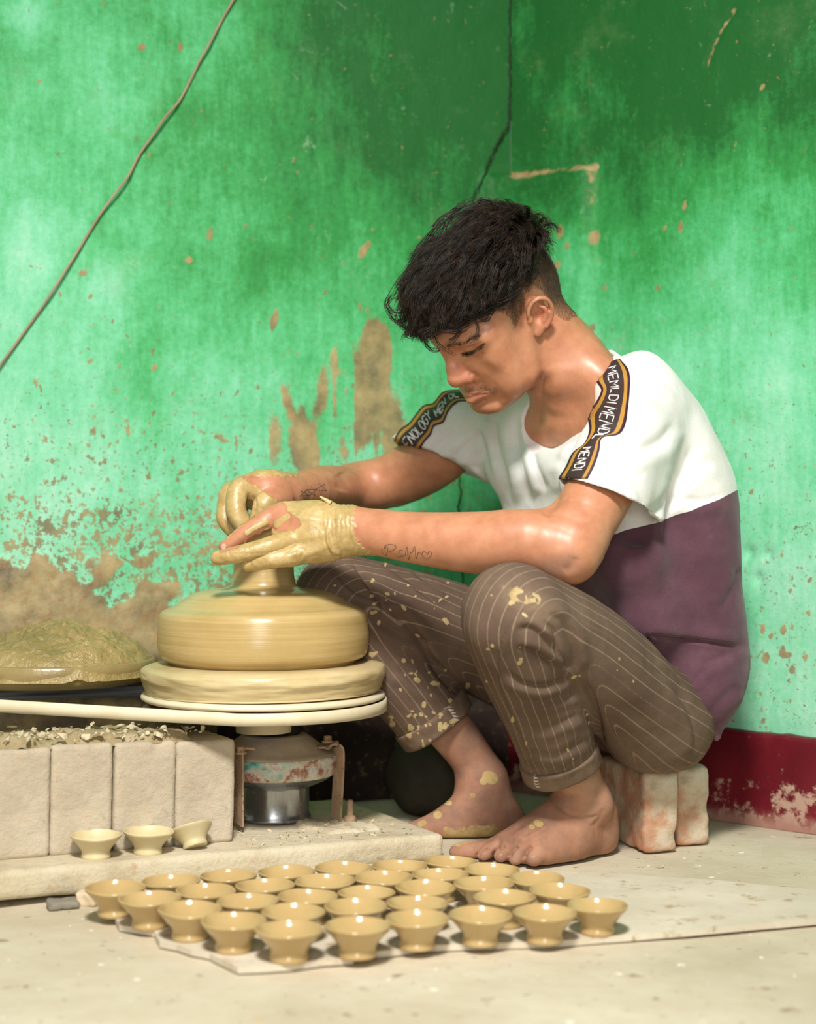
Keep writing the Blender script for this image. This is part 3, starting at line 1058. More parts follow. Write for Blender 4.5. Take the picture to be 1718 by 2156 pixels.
# far (right) leg and foot
shin_f = ch([(720, 1262, 2.20, 62), (850, 1420, 2.24, 58), (975, 1570, 2.26, 47), (1018, 1640, 2.265, 44)], .03)
foot_f = U([ch([(1018, 1640, 2.265, 44), (1045, 1700, 2.27, 42), (1068, 1735, 2.27, 36)], .02),
            (ch([(1010, 1650, 2.26, 42), (985, 1700, 2.245, 40), (925, 1735, 2.235, 28), (870, 1752, 2.235, 22), (845, 1757, 2.235, 19)], .02), .03),
            (ch([(1065, 1740, 2.26, 33), (1000, 1738, 2.245, 34), (925, 1752, 2.25, 20)], .02), .03),
            (ch([(900, 1752, 2.27, 20), (850, 1765, 2.29, 12)], .02), .03),
            (ch([(865, 1757, 2.255, 14), (835, 1766, 2.265, 11)], .02), .01)], .02)

body_parts = [torso, (neck, .03), (head_node, .012), (arm_n, .03), (arm_f, .03), (shin_n, .01), (shin_f, .01), (foot_n, .012), (foot_f, .012),
              (hand_n, .010), (hand_f, .010),
              (ch([(1400, 1470, 2.13, 105), (1250, 1390, 2.02, 95), (1085, 1300, 1.91, 72)], .03), .04),
              (ch([(1350, 1480, 2.32, 100), (1020, 1370, 2.28, 85), (725, 1265, 2.20, 62)], .03), .04)]
# keep separate limbs from melting together: hands are joined to their own arms only
armhand_n = U([arm_n, (hand_n, .012)], .012)
armhand_f = U([arm_f, (hand_f, .012)], .012)
leg_n = U([shin_n, (foot_n, .012), (ch([(1385, 1500, 2.13, 88), (1250, 1400, 2.02, 84), (1085, 1300, 1.91, 66)], .03), .01)], .012)
leg_f = U([shin_f, (foot_f, .012), (ch([(1350, 1480, 2.32, 95), (1020, 1370, 2.28, 82), (725, 1265, 2.20, 58)], .03), .01)], .012)
trunk = U([torso, (neck, .03), (head_node, .014)], .03)
# the soles rest on the floor
def _flat(Q, d):
    return smax(d, 0.0005 - Q[:, 2], .006)
_bd = U([trunk, (armhand_n, .012), (armhand_f, .012), (leg_n, .003), (leg_f, .003)], .01)
body_node = Nd(lambda Q: _flat(Q, _bd.ev(Q)), _bd.lo, _bd.hi)
VOX = 0.0016 if not globals().get('QUICK') else 0.0024
import time as _t
_t0 = _t.time()
bV, bF = sdf_mesh(body_node, VOX)
print('body', len(bV), 'verts', round(_t.time() - _t0, 1), 's')

B_ = Surf(bV, bF)
# ---- sculpted detail on the skin (pixel strokes laid on the surface)
hd = (1.98, 2.30)
for pl, w, dp, rg, sd in (
    ([(570, 1092), (574, 1105), (570, 1118)], 3, .0008, 0, 1),
    ([(528, 1142), (540, 1152), (536, 1168)], 2, .0004, 0, 1),
    ([(520, 1146), (524, 1158), (521, 1172)], 2.2, .0008, .0003, 1),
    ([(528, 1144), (533, 1158), (530, 1172)], 2.2, .0008, .0003, 1),
    ([(480, 1162), (484, 1170), (482, 1180)], 2, .0006, 0, 1),
    ([(557, 1178), (560, 1188), (558, 1196)], 2, .0006, 0, 1),
    ([(686, 1062), (688, 1100), (686, 1140), (700, 1165), (722, 1172)], 2.5, .0012, .0014, -1),
    ([(716, 1060), (720, 1085), (712, 1105)], 2.5, .0008, .0006, 1),
    ([(600, 1168), (625, 1158), (640, 1160), (628, 1180)], 3.5, .0012, .0006, 1),
    ([(470, 1168), (560, 1163), (620, 1150)], 2.0, .0006, 0, 1),
    ([(531, 1040), (540, 1060), (533, 1085)], 3, .0014, 0, 1)):
    B_.stroke(pl, w, dp, rg, sd, (1.98, 2.16))
# knuckles and tendons on the back of the hand
for pl in ([(612, 1138), (650, 1132), (690, 1122)], [(600, 1090), (650, 1092), (700, 1100)], [(625, 1168), (665, 1160), (700, 1145)]):
    B_.stroke(pl, 7, -.0012, 0, 1, (1.98, 2.10))
# face: lid crease, lash line, nostril wing, mouth
fd = (1.9, 2.25)
B_.stroke([(967, 741), (982, 733), (1000, 727), (1020, 718)], 2.0, .0012, 0, 1, fd)
B_.stroke([(975, 744), (990, 741), (1005, 735), (1022, 723)], 2.6, .0016, 0, 1, fd)
B_.stroke([(992, 757), (1008, 752), (1020, 742)], 4, .0007, 0, 1, fd)
B_.stroke([(985, 789), (999, 786), (1001, 800), (996, 810)], 3.5, .0016, 0, 1, fd)
B_.stroke([(1006, 800), (1022, 815), (1035, 822)], 9, .0010, 0, 1, fd)
B_.stroke([(1038, 817), (1041, 822), (1041, 827)], 4, .0004, 0, 1, fd)
B_.stroke([(983, 831), (1000, 832), (1016, 826), (1032, 822)], 2.2, .0012, 0, 1, fd)
B_.stroke([(998, 852), (1014, 850), (1026, 842)], 6, .0016, 0, 1, fd)
# neck: sternomastoid and collar bone
B_.stroke([(1150, 775), (1142, 820), (1138, 870), (1130, 915)], 15, .0035, .002, -1, (1.9, 2.35))
B_.stroke([(1180, 760), (1185, 820), (1170, 880)], 24, -.003, 0, 1, (1.9, 2.35))
# arms
B_.stroke([(1140, 1085), (1162, 1065), (1172, 1035)], 12, .003, .0, 1, (1.85, 2.1))
B_.stroke([(1185, 1205), (1205, 1190), (1212, 1170)], 10, .0015, .0, 1, (1.85, 2.1))
B_.stroke([(715, 992), (722, 1010), (715, 1035)], 14, .003, 0, 1, (2.2, 2.5))
# feet: toe clefts, tendons, ankle folds
for pl in ([(1030, 1785), (1010, 1795), (1002, 1808)], [(1066, 1780), (1046, 1790), (1038, 1806)], [(1093, 1782), (1078, 1792), (1071, 1808)], [(1122, 1780), (1107, 1795), (1103, 1812)]):
    B_.stroke(pl, 4, .0036, 0, 1, (1.95, 2.15))
for pl in ([(1035, 1768), (1075, 1745), (1120, 1712)], [(1062, 1772), (1100, 1750), (1140, 1722)], [(1088, 1776), (1125, 1757), (1160, 1735)]):
    B_.stroke(pl, 6, -.0022, 0, 1, (1.95, 2.2))
B_.stroke([(1165, 1685), (1195, 1712), (1240, 1722), (1265, 1712)], 4, .0018, .0008, -1, (1.95, 2.2))
B_.stroke([(1270, 1700), (1262, 1725), (1240, 1745)], 5, .0015, .0, -1, (1.95, 2.2))
# ---- colour masks
q = B_.pp
near_h = (B_.V[:, 0] < P(752, 1100, 2.04)[0]) & (B_.D < 2.115)
bl = np.array([(738, 1040), (752, 1062), (745, 1085), (747, 1120), (757, 1145), (775, 1160), (800, 1180)], float)
bx = np.interp(q[:, 1], bl[:, 1], bl[:, 0])
clay = smooth(bx - q[:, 0] + fbm(B_.V, 420, 3) * 9, -2, 3) * (B_.D < 2.118) * (q[:, 1] > 1030) * (q[:, 1] < 1230)
patch = B_.poly([(560, 1062), (597, 1058), (606, 1076), (632, 1095), (634, 1110), (618, 1117), (583, 1122), (569, 1110), (548, 1122), (520, 1142), (490, 1160), (462, 1166), (456, 1150), (520, 1100)], 3, (2.0, 2.12), 6, 350)
smear = B_.mask([(604, 1088), (590, 1098), (582, 1106)], 7, 2, (2.0, 2.12))
smear = np.maximum(smear, B_.mask([(560, 1100), (535, 1112), (520, 1122)], 6, 3, (2.0, 2.12)) * 0.8)
clay = clay * (1 - smooth(patch, -2, 2) * (1 - smear))
bare2 = smooth(-B_.poly([(508, 1003), (640, 1003), (640, 1066), (590, 1064), (572, 1046), (548, 1030), (528, 1018)], 3, (2.0, 2.3), 8, 300), -2, 3)
far_h = (B_.D >= 2.07) & (B_.D < 2.24) & (q[:, 0] < 640) & (q[:, 1] > 990) & (q[:, 1] < 1190)
dfar = np.where(q[:, 0] > 628, 0, 1) * bare2
clay = np.where(far_h & ~((B_.D < 2.118) & (q[:, 1] > 1085)), dfar, clay)
clay = np.clip(clay, 0, 1)
# the slip has a little thickness and ridges
rid = np.sin(q[:, 0] * 0.62 + fbm(B_.V, 60, 2) * 5) * smooth(q[:, 0], 690, 705) * 0.00035 + fbm(B_.V, 170, 3) * 0.0005
B_.disp += clay * (0.0011 + rid) * (q[:, 0] < 860)
# clay ridge at the wrist
for pl in ([(672, 1060), (684, 1052), (697, 1058), (712, 1062)], [(686, 1066), (686, 1100), (690, 1140), (706, 1166), (724, 1176)]):
    B_.stroke(pl, 3.5, -.0018, 0, 1, (1.98, 2.12))
lc = h_local(B_.V)
is_head = (np.abs(lc) < .15).all(1) & (B_.V[:, 2] > 0.5)
Lb = np.interp(lc[:, 0], [-.11, -.055, -.042, -.034, -.02, 0, .006, .028, .036, .048, .07, .12], [-.030, -.022, -.006, .030, .046, .042, .016, .006, .034, .056, .066, .072])
ear_out = np.abs(lc[:, 1]) > np.interp(lc[:, 0], [-.06, -.03, 0, .01], [.066, .073, .074, .076])
hz = smooth(lc[:, 2] - Lb + fbm(B_.V, 160, 2) * .004, -.001, .009) * is_head * ~(ear_out & (lc[:, 0] > -.036) & (lc[:, 0] < .010) & (lc[:, 2] < .045))
hzl = smooth(lc[:, 2] - np.interp(lc[:, 0], [-.1, -.04, 0, .05, .12], [.10, .092, .070, .062, .066]), -.004, .006) * is_head
lips = np.maximum(smooth(B_.poly([(984, 834), (996, 829), (1012, 827), (1034, 823), (1028, 832), (1016, 840), (1002, 845), (990, 841)], 3, fd), -1.5, 1.5), 0)
stub = np.maximum(B_.mask([(980, 822), (1000, 820), (1020, 818), (1040, 826)], 6, 5, fd), B_.mask([(1010, 862), (1060, 862), (1110, 830), (1138, 800)], 8, 12, fd) * 0.5)
stub = np.maximum(stub, B_.mask([(1000, 854), (1018, 866), (1035, 868)], 7, 7, fd) * 0.6)
brow = np.maximum(B_.mask([(936, 728), (952, 724), (975, 722), (990, 713), (1008, 707)], 5, 5, fd), 0)
lash = np.maximum(B_.mask([(972, 745), (986, 743), (1002, 737), (1020, 724)], 1.8, 2.0, fd), B_.mask([(978, 747), (992, 745)], 3, 2.5, fd))
red = np.maximum(B_.mask([(952, 800), (958, 770), (985, 800)], 14, 14, fd), B_.mask([(1150, 690), (1140, 650), (1160, 680)], 14, 10, fd) * .8)
dust = smooth(-B_.V[:, 2], -.22, -.14) + B_.mask([(1150, 1200), (1200, 1185)], 22, 16, (1.85, 2.1)) * 0.8
splats = np.zeros(len(B_.V))
_r = np.random.RandomState(3)
for x, y, r_ in [(1131, 1733, 7), (1118, 1742, 4), (1028, 1635, 13), (1018, 1645, 8), (994, 1675, 5), (920, 1716, 8), (885, 1735, 6), (940, 1690, 5), (910, 1700, 4), (930, 1672, 4)]:
    splats = np.maximum(splats, B_.mask([(x, y), (x + _r.uniform(2, 9), y + _r.uniform(-5, 5))], r_, 2, (1.95, 2.35)))
arch = smooth(B_.poly([(935, 1742), (985, 1738), (1040, 1735), (1065, 1752), (1040, 1775), (970, 1785), (930, 1780)], 4, (2.1, 2.35), 8, 200), -4, 4)
B_.apply()
bV = B_.V
SKIN_ATTR = dict(clay=np.maximum.reduce([clay, splats * .9, arch * .55]), hairzone=hz * (.30 + .70 * smooth(lc[:, 2] - Lb, .0, .050)), longhair=hzl, lips=lips, stubble=stub, brow=np.maximum(brow * .35, lash), red=red, dust=np.clip(dust, 0, 1), wet=clay * (q[:, 1] < 1240) * (q[:, 0] < 800))
def skin_material():
    t = NT('tanned skin with clay')
    n = t.noise(45, 5, 0.6)
    col = t.ramp(n, [(0.3, srgb(174, 116, 84)), (0.7, srgb(196, 138, 104))])
    col = t.mix(t.rng(t.noise(420, 3, 0.6), 0.55, 0.75, 0, 0.25), col, srgb(150, 88, 60))
    col = t.mix(t.math('MULTIPLY', t.attr('red'), 0.28), col, srgb(204, 118, 98))
    col = t.mix(t.math('MULTIPLY', t.attr('lips'), 0.6), col, srgb(166, 100, 84))
    dn = t.math('MULTIPLY', t.attr('dust'), t.rng(t.noise(30, 6, 0.7), 0.25, 0.7, 0.35, 0.9))
    col = t.mix(dn, col, t.ramp(t.noise(14, 5, .65), [(.3, srgb(112, 80, 66)), (.55, srgb(150, 116, 96)), (.75, srgb(178, 150, 126))]))
    sb = t.math('MULTIPLY', t.attr('stubble'), t.rng(t.noise(900, 2, 0.5), 0.35, 0.6, 0.15, 0.75))
    col = t.mix(sb, col, srgb(92, 66, 46))
    hzn = t.math('MULTIPLY', t.attr('hairzone'), t.rng(t.noise(900, 2, 0.6), 0.25, 0.65, 0.72, 0.95))
    col = t.mix(hzn, col, srgb(46, 36, 28))
    col = t.mix(t.attr('longhair'), col, srgb(20, 16, 13))
    col = t.mix(t.attr('brow'), col, srgb(34, 24, 18))
    cl = t.attr('clay')
    cf = t.rng(t.math('ADD', cl, t.math('MULTIPLY', t.math('SUBTRACT', t.noise(260, 4, 0.6), 0.5), 0.5)), 0.35, 0.6)
    ccol = t.ramp(t.noise(60, 5, 0.65), [(0.3, srgb(160, 132, 78)), (0.55, srgb(184, 158, 104)), (0.75, srgb(200, 176, 126))])
    col = t.mix(cf, col, ccol)
    wet = t.attr('wet')
    r0 = t.ramp(t.noise(60, 3, 0.6), [(0.3, (0.32,) * 3), (0.7, (0.46,) * 3)])
    rr = t.mix(t.attr('dust'), r0, (0.8, 0.8, 0.8, 1))
    rr = t.mix(wet, rr, (0.30, 0.30, 0.30, 1))
    rr = t.mix(t.attr('hairzone'), rr, (0.7, 0.7, 0.7, 1))
    b = t.bump(t.noise(520, 4, 0.6), 0.12, 0.0006)
    b = t.bump(t.math('MULTIPLY', cf, t.noise(150, 5, 0.7)), 0.35, 0.002, b)
    m = t.out(col, rr, b, Specular_IOR_Level=0.45)
    t.b.inputs['Subsurface Weight'].default_value = 0.06
    t.b.inputs['Subsurface Radius'].default_value = (0.012, 0.004, 0.002)
    t.b.inputs['Subsurface Scale'].default_value = 0.5
    return m
person = link('person', bpy.data.meshes.new('person'), None, label='barefoot young man sitting on bricks, hands on the spinning clay, head bowed', cat='person')
# ---------------------------------------------------------------- clothes
def plane_cut(node, pt, n, k=.0015):
    """keep the side opposite to n"""
    n = np.asarray(n, float) / np.linalg.norm(n)
    return Nd(lambda Q: smax(node.f(Q), (Q - pt) @ n, k), node.lo, node.hi)
def clip_in(node, pt, n, k=.001):
    n = np.asarray(n, float) / np.linalg.norm(n)
    return Nd(lambda Q: smax(node.f(Q), -((Q - pt) @ n), k), node.lo, node.hi)

_nx = np.array([-.74, -.12, .66]); _nx /= np.linalg.norm(_nx)
shirt_t = U([C2((1352, 832, 2.10, 82), (1015, 880, 2.33, 70)),
             (C2((1385, 910, 2.13, 104), (1070, 925, 2.33, 84)), .03),
             (C2((1420, 1000, 2.13, 114), (1130, 1000, 2.33, 90)), .03),
             (C2((1445, 1080, 2.13, 110), (1200, 1100, 2.33, 95)), .03),
             (C2((1454, 1180, 2.13, 104), (1250, 1180, 2.33, 90)), .03),
             (C2((1460, 1290, 2.14, 106), (1300, 1290, 2.34, 90)), .03),
             (C2((1472, 1380, 2.16, 106), (1370, 1390, 2.34, 90)), .03),
             (C2((1478, 1440, 2.135, 88), (1440, 1440, 2.34, 80)), .02),
             (fcone(P(1496, 1420, 2.115), P(1508, 1548, 2.125), .040, .009, (.5, -.85, 0), .42), .02),
             (C2((1290, 985, 2.06, 74), (1092, 985, 2.27, 68)), .03),
             (C2((1300, 1080, 2.07, 78), (1135, 1085, 2.28, 72)), .03),
             (C2((1330, 1180, 2.08, 82), (1175, 1190, 2.29, 72)), .03),
             (C2((1365, 1290, 2.10, 82), (1230, 1290, 2.30, 74)), .03),
             (C2((1350, 776, 2.12, 30), (1352, 830, 2.13, 60)), .03)], .03)
cut_n = P(1272, 1045, 2.0)
cut_nn = P(1235, 1085, 1.98) - P(1290, 985, 2.02)
cut_nn = np.array([cut_nn[0], 0.0, cut_nn[2] * 1.0]); cut_nn = np.array([-.36, -.10, -.93])
slv_n = U([ch([(1348, 868, 2.075, 84), (1305, 955, 2.03, 93), (1272, 1045, 2.0, 100), (1255, 1110, 1.985, 102)], .02),
           (C2((1350, 930, 2.06, 70), (1348, 1090, 2.03, 46)), .03)], .03)
slv_n = plane_cut(slv_n, cut_n, cut_nn)
cav_n = U([ch([(1290, 1000, 2.015, 88), (1272, 1045, 2.0, 95), (1255, 1130, 1.985, 98)], .02), (C2((1345, 1040, 2.04, 38), (1345, 1110, 2.03, 42)), .02)], .02)
slv_n = SUB(slv_n, cav_n, .001)
cut_f = P(925, 965, 2.345)
cut_fn = np.array([-.42, -.10, -.90])
slv_f = U([ch([(1015, 888, 2.33, 62), (930, 930, 2.355, 72), (870, 985, 2.37, 78)], .02), (C2((1010, 930, 2.33, 60), (970, 990, 2.34, 50)), .03)], .03)
slv_f = plane_cut(slv_f, cut_f, cut_fn, .004)
slv_f = SUB(slv_f, ch([(925, 975, 2.352, 60), (870, 1008, 2.365, 66)], .02), .003)
torso_off = Nd(lambda Q: torso.f(Q) - .005, torso.lo - .005, torso.hi + .005)
_np0 = P(1206, 850, 2.13)
neck_off = Nd(lambda Q: smax(neck.f(Q) - .0045, (Q - _np0) @ _nx - .004, .004), neck.lo - .005, neck.hi + .005)
shirt_t = U([shirt_t, (torso_off, .012), (neck_off, .008)], .012)
shirt_b = SUB(shirt_t, cav_n, .004)
shirt_raw = U([shirt_b, (slv_n, .022), (slv_f, .022)], .02)
# neck opening
nA = P(1213, 846, 2.165)
nax = np.array([-.74, -.12, .66]); nax /= np.linalg.norm(nax)
ncut = U([ch([(1278, 768, 2.15, 46), (1198, 842, 2.13, 80), (1140, 893, 2.16, 62)], .02)], .01)
ncut2 = cone(P(1196, 844, 2.125), P(1196, 844, 2.125) + nax * .12, .066, .074)
cutter = U([ncut, (ncut2, .01)], .01)
cutter = Nd(lambda Q, c=cutter: smax(c.f(Q), -((Q - (nA - nax * .022)) @ nax), .004), cutter.lo, cutter.hi)
shirt_node = SUB(shirt_raw, cutter, .0015)
hipc = P(1440, 1480, 2.2)
def _sh(Q):
    d = shirt_node.f(Q)
    # hem: rises over the near hip, hangs lower at the back
    pl = (Q[:, 2] - (P(1440, 1462, 2.1)[2] - 1.5 * (Q[:, 0] - P(1440, 1462, 2.1)[0]))) * .55
    pl = np.maximum(pl, .305 - Q[:, 0])
    return smax(d, -np.maximum(pl, Q[:, 2] - .33), .003)
hem_node = Nd(_sh, shirt_node.lo, shirt_node.hi)
sV, sF = sdf_mesh(hem_node, 0.0021 if not globals().get('QUICK') else .0028)
S_ = Surf(sV, sF)
sd_ = (1.9, 2.45)
for pl, w, dp, rg, sd, rw in (
    # waist folds
    ([(1360, 1338), (1420, 1344), (1480, 1350), (1556, 1362)], 5, .0050, .0040, -1, 16),
    ([(1310, 1325), (1360, 1350), (1420, 1372)], 9, .002, .002, 1, 14),
    ([(1470, 1400), (1520, 1385), (1572, 1350)], 10, .0022, .002, 1, 14),
    ([(1455, 1450), (1470, 1425), (1490, 1405)], 6, .002, .0016, 1, 10),
    ([(1555, 1190), (1545, 1235), (1515, 1290)], 8, .0025, .002, 1, 16),
    ([(1490, 1520), (1515, 1480), (1560, 1440)], 12, .0025, .002, 1, 16),
    ([(1380, 1240), (1420, 1290), (1430, 1340)], 16, .0022, .0015, 1, 18),
    # armpit and back of the sleeve
    ([(1360, 1092), (1400, 1060), (1430, 1020), (1455, 960), (1462, 930)], 12, .0075, .0030, 1, 18),
    ([(1300, 960), (1345, 950), (1395, 925), (1430, 880)], 14, .0040, .0022, 1, 18),
    ([(1385, 1060), (1430, 1052), (1480, 1055), (1530, 1040)], 10, .0022, .002, 1, 14),
    ([(1400, 1020), (1450, 1000), (1500, 960)], 13, .0022, .0015, 1, 16),
    ([(1330, 800), (1400, 850), (1432, 900)], 16, .0025, .0015, 1, 18),
    ([(1360, 1085), (1350, 1040), (1330, 1010)], 10, .002, .0015, 1, 14),
    # chest, between the arms
    ([(1120, 945), (1128, 985), (1150, 1040)], 9, .0030, .0022, 1, 14),
    ([(1090, 860), (1085, 920), (1100, 1000), (1120, 1070)], 12, .0042, .0028, 1, 14),
    ([(1040, 870), (1045, 930), (1062, 1000), (1075, 1060)], 9, .0040, .0024, 1, 12),
    ([(1005, 900), (1022, 950), (1030, 1000)], 8, .0040, .0024, -1, 12),
    ([(1160, 960), (1190, 985), (1200, 1040)], 11, .0016, .0014, 1, 14),
    ([(1245, 870), (1225, 920), (1195, 960), (1178, 1005)], 6, .0018, .0020, 1, 9),
    ([(900, 960), (940, 930), (990, 900)], 9, .0026, .0020, 1, 12),
    ([(935, 1000), (970, 950), (1010, 910)], 9, .0028, .0020, 1, 12),
    ([(930, 990), (975, 985), (1018, 985)], 8, .002, .0014, 1, 12)):
    S_.stroke(pl, w, dp, rg, sd, sd_, rw=rw)
S_.disp += fbm(S_.V, 22, 3, 3.0) * .0016 + fbm(S_.V * [1, 1, .5], 60, 2, 8.0) * .0004
S_.apply()
shirt_me = new_mesh('t_shirt', S_.V, S_.F)
# signed height above the colour-block seam (wavy plane through the chest)
zb = 0.418 + (S_.V[:, 0] - 0.25) * 0.30 + 0.10 * np.maximum(S_.V[:, 0] - 0.36, 0) + fbm(S_.V, 30, 2) * .002
vattr(shirt_me, 'seam', (S_.V[:, 2] - zb) * 100)
def shirt_material():
    t = NT('two tone jersey')
    sv = t.n('ShaderNodeSeparateXYZ')
    t.l(t.coord(), sv.inputs[0])
    heather = t.noise(1, 4, 0.7, t.mapped((260, 260, 900)))
    w = t.ramp(t.math('ADD', t.math('MULTIPLY', t.noise(9, 5, 0.6), 0.7), t.math('MULTIPLY', heather, 0.3)), [(0.35, srgb(208, 206, 198)), (0.62, srgb(232, 232, 228))])
    w = t.mix(t.rng(t.noise(14, 5, 0.7), 0.58, 0.78, 0, 0.35), w, srgb(196, 178, 160))
    p = t.ramp(t.noise(12, 6, 0.65), [(0.3, srgb(82, 54, 64)), (0.55, srgb(96, 66, 76)), (0.8, srgb(118, 88, 94))])
    p = t.mix(t.rng(t.noise(1, 3, 0.7, t.mapped((400, 400, 1100))), 0.4, 0.65, 0, 0.3), p, srgb(72, 46, 60))
    f = t.rng(t.attr('seam'), -0.03, 0.03)
    col = t.mix(f, p, w)
    b = t.bump(t.noise(1, 3, 0.6, t.mapped((900, 900, 1500))), 0.25, 0.0006)
    b = t.bump(t.noise(70, 4, 0.6), 0.12, 0.0015, b)
    m = t.out(col, 0.92, b, Specular_IOR_Level=0.15)
    t.b.inputs['Sheen Weight'].default_value = 0.15
    return m
M_shirt = shirt_material()
shirt = link('t_shirt', shirt_me, M_shirt, person, label='white T-shirt with a plum lower half')
cast_s = Caster(S_.V, S_.F)

def cast_path(caster, pts, n, off, fill=True):
    out, last = [], None
    for x, y in spline(pts, n):
        h, nn = caster(x, y)
        if h is None:
            if last is not None:
                h = P(x, y, last[0][1]); nn = last[1]
            else:
                continue
        if last is not None and abs(h[1] - last[0][1]) > 0.03:
            h = P(x, y, last[0][1]); nn = last[1]
        out.append(h + nn * off)
        last = (h, nn)
    return np.array(out)

# collar band along the neck opening
def ribbon(caster, left, right, nl, nw, off=0.0012, thick=0.0006, drange=None, wob=0.0):
    """cloth strip between two pixel polylines, laid on the surface behind them"""
    L, R = spline(left, nl), spline(right, nl)
    V = np.zeros((nl, nw, 3))
    Nn = np.zeros((nl, nw, 3))
    for i in range(nl):
        for j in range(nw):
            t = j / (nw - 1)
            x, y = L[i] * (1 - t) + R[i] * t
            h, n = caster(x, y)
            if h is None or (drange and not (drange[0] < h[1] < drange[1])):
                src = V[i, j - 1] if j else (V[i - 1, j] if i else P(x, y, 2.1))
                h = P(x, y, src[1]); n = Nn[i, j - 1] if j else (Nn[i - 1, j] if i else np.array([0, -1, 0]))
            V[i, j] = h
            Nn[i, j] = n
    for _ in range(2):
        Vs = V.copy()
        Vs[1:-1, :] = (V[:-2, :] + V[2:, :] + 2 * V[1:-1, :]) / 4
        Vs[:, 1:-1] = (Vs[:, :-2] + Vs[:, 2:] + 2 * Vs[:, 1:-1]) / 4
        V = np.where((Nn * (Vs - V)).sum(-1, keepdims=True) > -0.0008, Vs, V)
    return V + Nn * off, Nn

def strip_mesh(name, V, N, thick):
    nl, nw = V.shape[:2]
    top = V + N * thick
    A = np.concatenate([top.reshape(-1, 3), (V - N * 0.0008).reshape(-1, 3)])
    a = (np.arange(nl - 1)[:, None] * nw + np.arange(nw - 1)[None]).ravel()
    F = [np.stack([a, a + nw, a + nw + 1, a + 1], -1)]
    o = nl * nw
    F.append(np.stack([a + o, a + 1 + o, a + nw + 1 + o, a + nw + o], -1))
    e = []
    for i in range(nl - 1):
        e += [(i * nw, i * nw + o, (i + 1) * nw + o, (i + 1) * nw), (i * nw + nw - 1, (i + 1) * nw + nw - 1, (i + 1) * nw + nw - 1 + o, i * nw + nw - 1 + o)]
    for j in range(nw - 1):
        e += [(j, j + 1, j + 1 + o, j + o), ((nl - 1) * nw + j, (nl - 1) * nw + j + o, (nl - 1) * nw + j + 1 + o, (nl - 1) * nw + j + 1)]
    F.append(np.array(e))
    return new_mesh(name, A, np.concatenate(F))

# ---- trousers
TR = .03
shin_tn = ch([(1078, 1298, 1.90, 108), (1098, 1370, 1.93, 104), (1119, 1430, 1.965, 97), (1150, 1510, 2.0, 88), (1172, 1580, 2.04, 82), (1190, 1640, 2.075, 80)], .02)
thigh_tn = ch([(1085, 1292, 1.905, 104), (1190, 1350, 1.97, 110), (1290, 1428, 2.04, 110), (1370, 1518, 2.11, 104), (1390, 1522, 2.14, 102)], .02)
ax_n = P(1190, 1640, 2.075) - P(1150, 1510, 2.0)
cuffpt_n = P(1180, 1620, 2.06)
cn = np.array([ax_n[0], ax_n[1] * .35, ax_n[2]])
ax_f = P(925, 1535, 2.255) - P(800, 1370, 2.22)
cuffpt_f = P(922, 1532, 2.25)
cf_ = np.array([ax_f[0], 0.01, ax_f[2]])
def leg_end(node, pt, n, inner):
    node = plane_cut(node, pt, n)
    return SUB(node, inner, .001)
in_n = ch([(1158, 1540, 2.02, 72), (1190, 1640, 2.075, 74), (1205, 1690, 2.1, 76)], .02)
in_f = ch([(890, 1490, 2.245, 66), (950, 1570, 2.262, 72), (985, 1620, 2.27, 74)], .02)
shin_tn = leg_end(shin_tn, cuffpt_n, cn, in_n)
shin_tf = ch([(712, 1255, 2.20, 88), (800, 1370, 2.22, 92), (880, 1470, 2.24, 84), (950, 1570, 2.262, 80)], .02)
shin_tf = leg_end(shin_tf, cuffpt_f, cf_, in_f)
thigh_tf = ch([(712, 1255, 2.20, 88), (830, 1290, 2.22, 98), (1000, 1350, 2.28, 105), (1200, 1450, 2.31, 110), (1350, 1490, 2.32, 108)], .02)
hips = C2((1385, 1512, 2.13, 108), (1350, 1495, 2.33, 110))
hips2 = C2((1375, 1430, 2.17, 76), (1340, 1420, 2.33, 90))
_tn = U([thigh_tn, (shin_tn, .010)], .01)
_tf = U([thigh_tf, (shin_tf, .010)], .01)
low_off = Nd(lambda Q: smax(torso.f(Q) - .004, Q[:, 2] - .23, .01), torso.lo - .005, torso.hi + .005)
_tr = U([hips, (low_off, .02), (hips2, .03), (_tn, .03), (_tf, .03)], .03)
BRICKTOP = 0.1068
def _trf(Q):
    d = _tr.f(Q)
    m = Q[:, 0] > 0.235
    d2 = smax(d, BRICKTOP - Q[:, 2], .012)
    return np.where(m, d2, d)
tr_node = Nd(_trf, _tr.lo, _tr.hi)
tV, tF = sdf_mesh(tr_node, 0.0021 if not globals().get('QUICK') else .0028)
T_ = Surf(tV, tF)
dn_, df_ = (1.75, 2.16), (2.08, 2.45)
